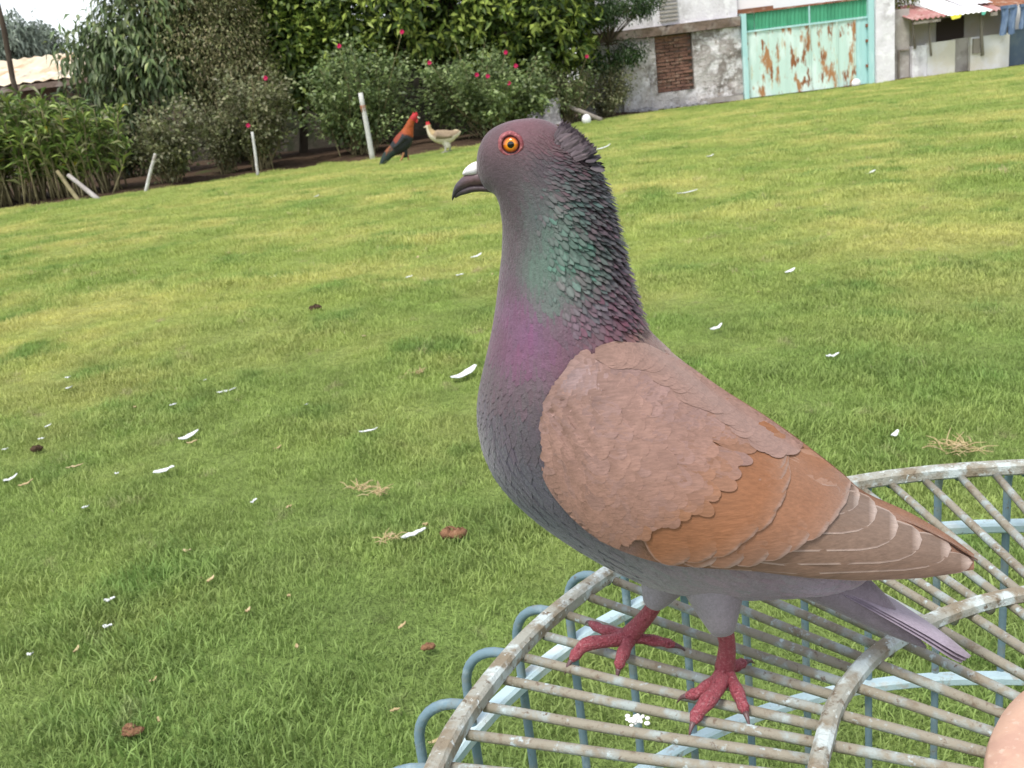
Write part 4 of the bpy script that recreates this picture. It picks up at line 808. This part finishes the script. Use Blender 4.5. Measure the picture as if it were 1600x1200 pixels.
# ------------------------------------------------------------------ sticks and posts
def stick(p0, p1, Y0, Y1, r, label, name='garden_stake', mat='stick', cat='stake', red=False, grp=None):
    a = on_y(*p0, Y0); a = np.array([a[0], Y0, min(a[2], float(hgt(a[0], Y0)))-.03]); b = on_y(*p1, Y1); m = (a+b)/2+rng.normal(size=3)*.006
    t = empty(name, tuple(a), label, cat, grp); MB().tube(crom([a, m, b], 8), np.linspace(r*1.1, r*.9, 8), 8).build('shaft', M[mat], t, True)
    if red: q = a*.22+b*.78; d = (b-a)/np.linalg.norm(b-a); MB().tube([q-d*.05, q+d*.05], r*1.06, 8).build('red_mark', M['rust'], t, True)
stick((582,247), (563,145), 15.3, 15.25, .040, 'thick whitewashed post with a red mark leaning in front of a rose bush', 'garden_post', cat='post', red=True)
stick((402,272), (394,206), 14.9, 14.95, .022, 'thin upright white stake below a red rose')
stick((226,301), (243,240), 13.95, 14.0, .024, 'bare white stick leaning right at the edge of the soil bed')
stick((126,315), (90,268), 13.7, 14.1, .030, 'pale stick leaning on the cane clump, the steeper of two', mat='cane')
stick((156,311), (107,274), 13.8, 14.1, .034, 'grey weathered stick leaning on the cane clump, the flatter of two', mat='cement')
stick((780,190), (769,153), 17.0, 17.0, .022, 'short pale stake behind the pigeon head among pink roses', mat='wood')
a = ground_at(940, 191); b = on_y(848, 150, 19.6)
tag(MB().tube([a+np.array([0, 0, .03]), (a+b)/2+np.array([0, 0, .015]), b], .045, 8).build('fallen_pole', M['wood'], None, True), 'long grey pole propped over the grey stones by the wispy bush', 'pole')
def stone(px, py, Y, sx, sy, sz, label, rot=0):
    p = on_y(px, py, Y); s = MB().box((-sx, -sy, -.02), (sx, sy, sz)); me = s.me('stone_block', M['stone']); 
    import bmesh; bm = bmesh.new(); bm.from_mesh(me); bmesh.ops.subdivide_edges(bm, edges=bm.edges[:], cuts=3, use_grid_fill=True)
    for v in bm.verts: v.co += Vector(rng.normal(size=3)*.015); v.co.x *= 1-.15*max(0, v.co.z)/sz
    bmesh.ops.bevel(bm, geom=bm.edges[:], offset=.004, segments=1, affect='EDGES'); bm.to_mesh(me); bm.free()
    o = put('stone_block', me); o.location = (p[0], Y, float(hgt(p[0], Y))); o.rotation_euler = (0, .05, rot); tag(o, label, 'stone')
stone(836, 185, 19.3, .16, .15, .34, 'squat grey stone block under the propped pole', .2); stone(862, 183, 19.2, .17, .16, .52, 'taller pale grey stone block under the propped pole', -.15)
p = ground_at(917, 195); w = MB().sphere((p[0], p[1], p[2]+.085), (.085, .06, .095), nu=14, nv=10); tag(w.build('white_bucket_lid', M['whiteroof'], None, True), 'round white lump on the grass at the end of the fallen pole', 'lump')

# ------------------------------------------------------------------ rooster and hen
def fowl(name, label, cat, Y, path, lat, colf, parts):
    g0 = ground_at(*parts['feet'][0]); t = empty(name, (g0[0], Y, g0[2]), label, cat); m_px = Y/FPX/math.cos(PITCH)*1.0
    P = crom(path, 40); pts = np.array([on_y(x, y, Y) for x, y, _ in P]); d0 = ((pts[0]-_C)@_F)/FPX; R = P[:, 2]*d0
    T = np.gradient(pts, axis=0); T /= np.linalg.norm(T, axis=1)[:, None]; V = []; C = []
    for i in range(40):
        u = np.cross(T[i], [0, 1, 0]); u /= np.linalg.norm(u); u = u if u[2] > 0 else -u
        for k in range(16):
            a = k*math.pi/8; V.append(pts[i]+u*R[i]*math.cos(a)+np.array([0, 1, 0])*R[i]*lat*math.sin(a)); C.append(colf(i/39, math.cos(a)))
    MB().add(V, grid_faces(40, 16, True)+[tuple(range(16))[::-1], tuple(range(39*16, 640))], np.array(C)).build('body', M['vcol'], t, True)
    for nm, poly, off, col in parts['flat']:
        q = [on_y(x, y, Y) for x, y in poly]; n_ = len(q); V = [v+np.array([0, s*off[1]+off[0], 0]) for s in (-1, 1) for v in q]
        MB().add(V, [tuple(range(n_)), tuple(range(n_, 2*n_))[::-1]]+[(i, (i+1) % n_, n_+(i+1) % n_, n_+i)[::-1] for i in range(n_)], np.array(col)).build(nm, M['vcol'], t)
    for nm, pth, r0, r1, dy, col in parts['tubes']:
        q = crom([on_y(x, y, Y)+np.array([0, dy, 0]) for x, y in pth], 10); MB().tube(q, np.linspace(r0, r1, 10), 8, np.tile(col, (10, 1)), flat=1).build(nm, M['vcol'], t, True)
    for k, (fx, fy) in enumerate(parts['feet']):
        f = on_y(fx, fy, Y); f[2] = float(hgt(f[0], f[1]))+.012; h = on_y(*parts['hips'][k], Y); dy = (-.035, .035)[k]; f = f+np.array([0, dy, 0]); h = h+np.array([0, dy, 0])
        lg = MB().tube(crom([h, (f+h)/2+np.array([.008, 0, 0]), f], 8), np.linspace(.016, .011, 8), 8, np.tile(parts['legcol'], (8, 1))).build('leg', M['vcol'], t, True)
        for a in (-.6, 0, .6, math.pi): 
            d = np.array([math.cos(a)*parts['face'], math.sin(a), 0]); MB().tube([f, f+d*.03+np.array([0,0,.003]), f+d*(.065 if a < 3 else .03)+np.array([0, 0, -.008])], [.008, .007, .003], 6, np.tile(parts['legcol'], (3, 1))).build('toe', M['vcol'], lg, True)
    return t
RED = np.array((.42,.03,.035)); ORN = np.array((.30,.065,.016)); BLK = np.array((.016,.018,.020)); GRN = np.array((.025,.04,.036))
def rc(f, c):
    if f < .10: return RED
    if f < .36: return ORN*(1+.25*math.sin(f*90+c*5)) if f > .15 else RED*.8
    if f < .62: return (np.array((.22,.045,.025)) if c > .35 and .36 < f < .56 else BLK*1.3)
    return (np.array((.20,.07,.03)) if c > .3 and f < .72 else GRN)
fowl('rooster', 'red and black rooster standing tall on the lawn edge', 'rooster', 13.75, [(650,178,3.0),(647,183,5.0),(642,191,5.4),(639,200,7.5),(636,209,10.5),(631,219,13.5),(623,228,12.5),(614,235,9),(607,241,7.5),(602,248,6.5),(597,256,4.5),(593,263,1.5)], .8, rc,
     dict(feet=[(626,257),(639,256)], hips=[(631,238),(634,238)], face=1, legcol=(.42,.20,.10), flat=[('comb', [(644,180),(645,175),(648,177),(650,174),(652,177),(653,181)], (0, .008), RED*1.1), ('wattle', [(649,186),(653,186),(652,192),(649,191)], (0, .012), RED), ('beak', [(652,181),(657,184),(653,185)], (0, .010), (.5,.45,.35))],
          tubes=[('thigh', [(630,228),(632,236),(634,246)], .055, .030, 0, BLK), ('wing', [(634,213),(626,222),(616,231)], .055, .020, -.075, BLK*1.4), ('tail_feather', [(612,232),(602,246),(594,262)], .030, .006, -.03, GRN), ('tail_feather', [(614,230),(604,241),(598,258)], .028, .006, .03, GRN*.8), ('tail_feather', [(612,234),(600,250),(590,266)], .022, .004, -.015, GRN*1.2), ('tail_feather', [(616,229),(606,238),(601,250)], .022, .004, -.04, np.array((.16,.06,.03))), ('hackle', [(641,193),(636,206),(634,217)], .040, .062, -.012, ORN*.9), ('saddle', [(630,214),(621,223),(612,231)], .05, .022, -.03, np.array((.20,.05,.025)))]))
def hc(f, c):
    if f < .10: return RED
    b = np.array((.40,.29,.15)) if f < .35 else np.array((.27,.20,.13))
    if c < -.35: b = np.array((.62,.55,.42))
    return b*(1+.12*math.sin(f*70+c*9))
fowl('hen', 'small pale brown hen facing the rooster', 'hen', 15.0, [(668,192,2.0),(669,196,4.0),(671,203,4.6),(676,210,7.5),(684,213,10),(693,214,11),(702,213,10),(709,210,7),(715,207,5),(718,204,2)], .8, hc,
     dict(feet=[(696,240),(703,239)], hips=[(695,224),(702,224)], face=-1, legcol=(.45,.42,.38), flat=[('comb', [(665,194),(666,189),(668,191),(670,189),(672,194)], (0, .008), RED*1.2), ('wattle', [(666,199),(670,199),(669,205),(667,204)], (0, .010), RED), ('beak', [(665,196),(661,199),(665,200)], (0, .008), (.5,.42,.3))],
          tubes=[('fluff', [(694,218),(698,225),(699,231)], .075, .045, 0, (.66,.61,.52)), ('wing', [(682,211),(693,213),(706,212)], .055, .022, -.07, (.24,.18,.12)), ('tail_feather', [(705,209),(713,205),(720,207)], .04, .015, 0, (.52,.44,.28))]))

# ------------------------------------------------------------------ litter on the lawn
M['feather'] = lmat('white_feather', (.78,.80,.82), layers=[((.6,.62,.64), 60, .55, .7)], rough=.8, transl=.15)
M['straw'] = lmat('straw', (.42,.32,.17), layers=[((.52,.42,.26), 60, .5, .65)], rough=.85)
M['clod'] = lmat('earth_clod', (.24,.125,.07), layers=[((.16,.08,.045), 60, .5, .64), ((.32,.19,.11), 90, .58, .7)], rough=.95, bump=[(150, 1, .006)])
def flake(px, py, L, W, label, mat='feather', name='white_feather', cat='feather', grp=None, ang=None):
    p = ground_at(px, py); a = rng.uniform(-.5, .6) if ang is None else ang; d = np.array([math.cos(a), math.sin(a), 0]); s = np.array([-d[1], d[0], 0]); V = []
    lift = .011+.007*rng.random()
    for i in range(7):
        f = i/6; w = W*.5*(math.sin(math.pi*(.12+.82*f))**.7)*rng.uniform(.8, 1.1); z = lift+.5*W*(f-.3)**2*2+rng.normal()*.001
        for j in (-1, 0, 1): V.append(p+d*L*(f-.5)+s*w*j+np.array([0, 0, z+(.22*w if j else 0)]))
    V = np.array(V); n_ = len(V); V2 = np.vstack([V, V-np.array([0, 0, .0012])]); F = grid_faces(7, 3); F += [tuple(k+n_ for k in f)[::-1] for f in F]
    tag(MB().add(V2, F).build(name, M[mat], None, True), label, cat, grp)
flake(727, 596, .085, .040, 'largest white feather on the lawn, beside the pigeon breast', ang=.55)
flake(297, 689, .055, .028, 'white feather lying over a pale brown leaf scrap', ang=.5); flake(258, 743, .052, .024, 'bluish white feather beside a dark earth patch', ang=.1)
flake(648, 846, .050, .016, 'thin white feather next to the big brown clod', ang=.35); flake(577, 683, .05, .010, 'thin straight white splinter in the grass', name='white_splinter', cat='splinter', ang=.05)
flake(356, 620, .060, .018, 'narrow curled white feather alone in the grass', ang=.0); flake(940, 233, .22, .09, 'bright white scrap of paper behind the pigeon crest', name='paper_scrap', cat='paper', ang=.1)
flake(1074, 302, .14, .03, 'long thin white scrap on the sunlit grass', name='paper_scrap', cat='paper', ang=.0)
WG = 'small white scraps scattered over the lawn'
for px, py, L in [(112,621,.024),(273,642,.022),(173,942,.018),(65,687,.018),(18,752,.03),(76,669,.018),(322,600,.012),(720,437,.035),(427,435,.035),(8,703,.016),(170,985,.016),(49,1027,.012),(1120,525,.035),(1301,565,.03),(1235,430,.04),(640,440,.03),(184,745,.012),(135,798,.02),(397,785,.014),(1110,250,.06),(1360,275,.06),(495,310,.05),(745,404,.05),(110,605,.02),(1398,690,.02),(480,640,.012)]:
    flake(px, py, L*1.15, L*.6, 'tiny white scrap lying in the grass', name='white_scrap', cat='scrap', grp=WG)
flake(43, 763, .036, .014, 'tan dead leaf curled in the grass', 'straw', 'dead_leaf', 'leaf', ang=.35); flake(118, 732, .045, .010, 'thin strip of straw near the tan dead leaf', 'straw', 'straw_strip', 'straw', ang=.1); flake(302, 697, .030, .012, 'pale brown leaf scrap under the white feather', 'straw', 'dead_leaf', 'leaf', ang=.2)
LG = 'bits of dry leaf scattered over the lawn'
for k in range(46):
    px, py = rng.uniform(0, 1600), rng.uniform(230, 1190)
    if 690 < px < 1150 and py > 560 or px > 1100 and py > 690: continue
    q = ground_at(px, py); 
    if q[1] > border(q[0])-.4: continue
    flake(px, py, rng.uniform(.008, .018)*(1+.16*q[1]), rng.uniform(.004, .007)*(1+.16*q[1]), 'little bit of dry leaf lying in the grass', 'straw', 'dry_leaf_bit', 'leaf', LG, rng.uniform(-1.5, 1.5))
def clod(px, py, r, label, dark=False):
    p = ground_at(px, py); mb = MB()
    for k in range(5):
        s = MB().sphere(p+np.array([rng.uniform(-.6, .6)*r, rng.uniform(-.4, .4)*r, .012+r*.15]), (r*rng.uniform(.4, .6), r*rng.uniform(.35, .5), r*rng.uniform(.3, .45)), nu=10, nv=7); s.V[0] += rng.normal(size=s.V[0].shape)*r*.05; mb.add(s.V[0], s.F)
    tag(mb.build('earth_clod', M['soil' if dark else 'clod'], None, True), label, 'clod')
clod(712, 843, .026, 'biggest reddish brown clod beside the thin white feather'); clod(670, 1020, .012, 'small round brown clod outside the table rim'); clod(210, 1153, .016, 'dull brown clod in the darker near grass'); clod(496, 495, .03, 'dark earth clod in the middle of the lawn', True); clod(56, 703, .02, 'dark earth crumb near the tiny scraps', True)
def straw(px, py, R, n, label):
    p = ground_at(px, py); mb = MB()
    for k in range(n):
        a = rng.random()*6.283; b = p+np.array([rng.normal()*R*.4, rng.normal()*R*.3, .018]); L = R*rng.uniform(.5, 1.1); d = np.array([math.cos(a), math.sin(a), rng.uniform(0, .5)]); mb.tube([b, b+d*L*.5+np.array([0,0,.004]), b+d*L], [.0010, .0010, .0004], 4)
    tag(mb.build('straw_tuft', M['straw'], None), label, 'straw')
straw(562, 768, .03, 26, 'dry straw tuft left of another straw tuft below the splinter'); straw(595, 776, .03, 26, 'dry straw tuft right of another straw tuft below the splinter'); straw(1500, 716, .05, 40, 'dry straw tuft in the grass behind the table rim'); straw(655, 592, .03, 14, 'sparse straw near the largest white feather'); straw(610, 858, .025, 20, 'dry straw tuft beside the big brown clod')
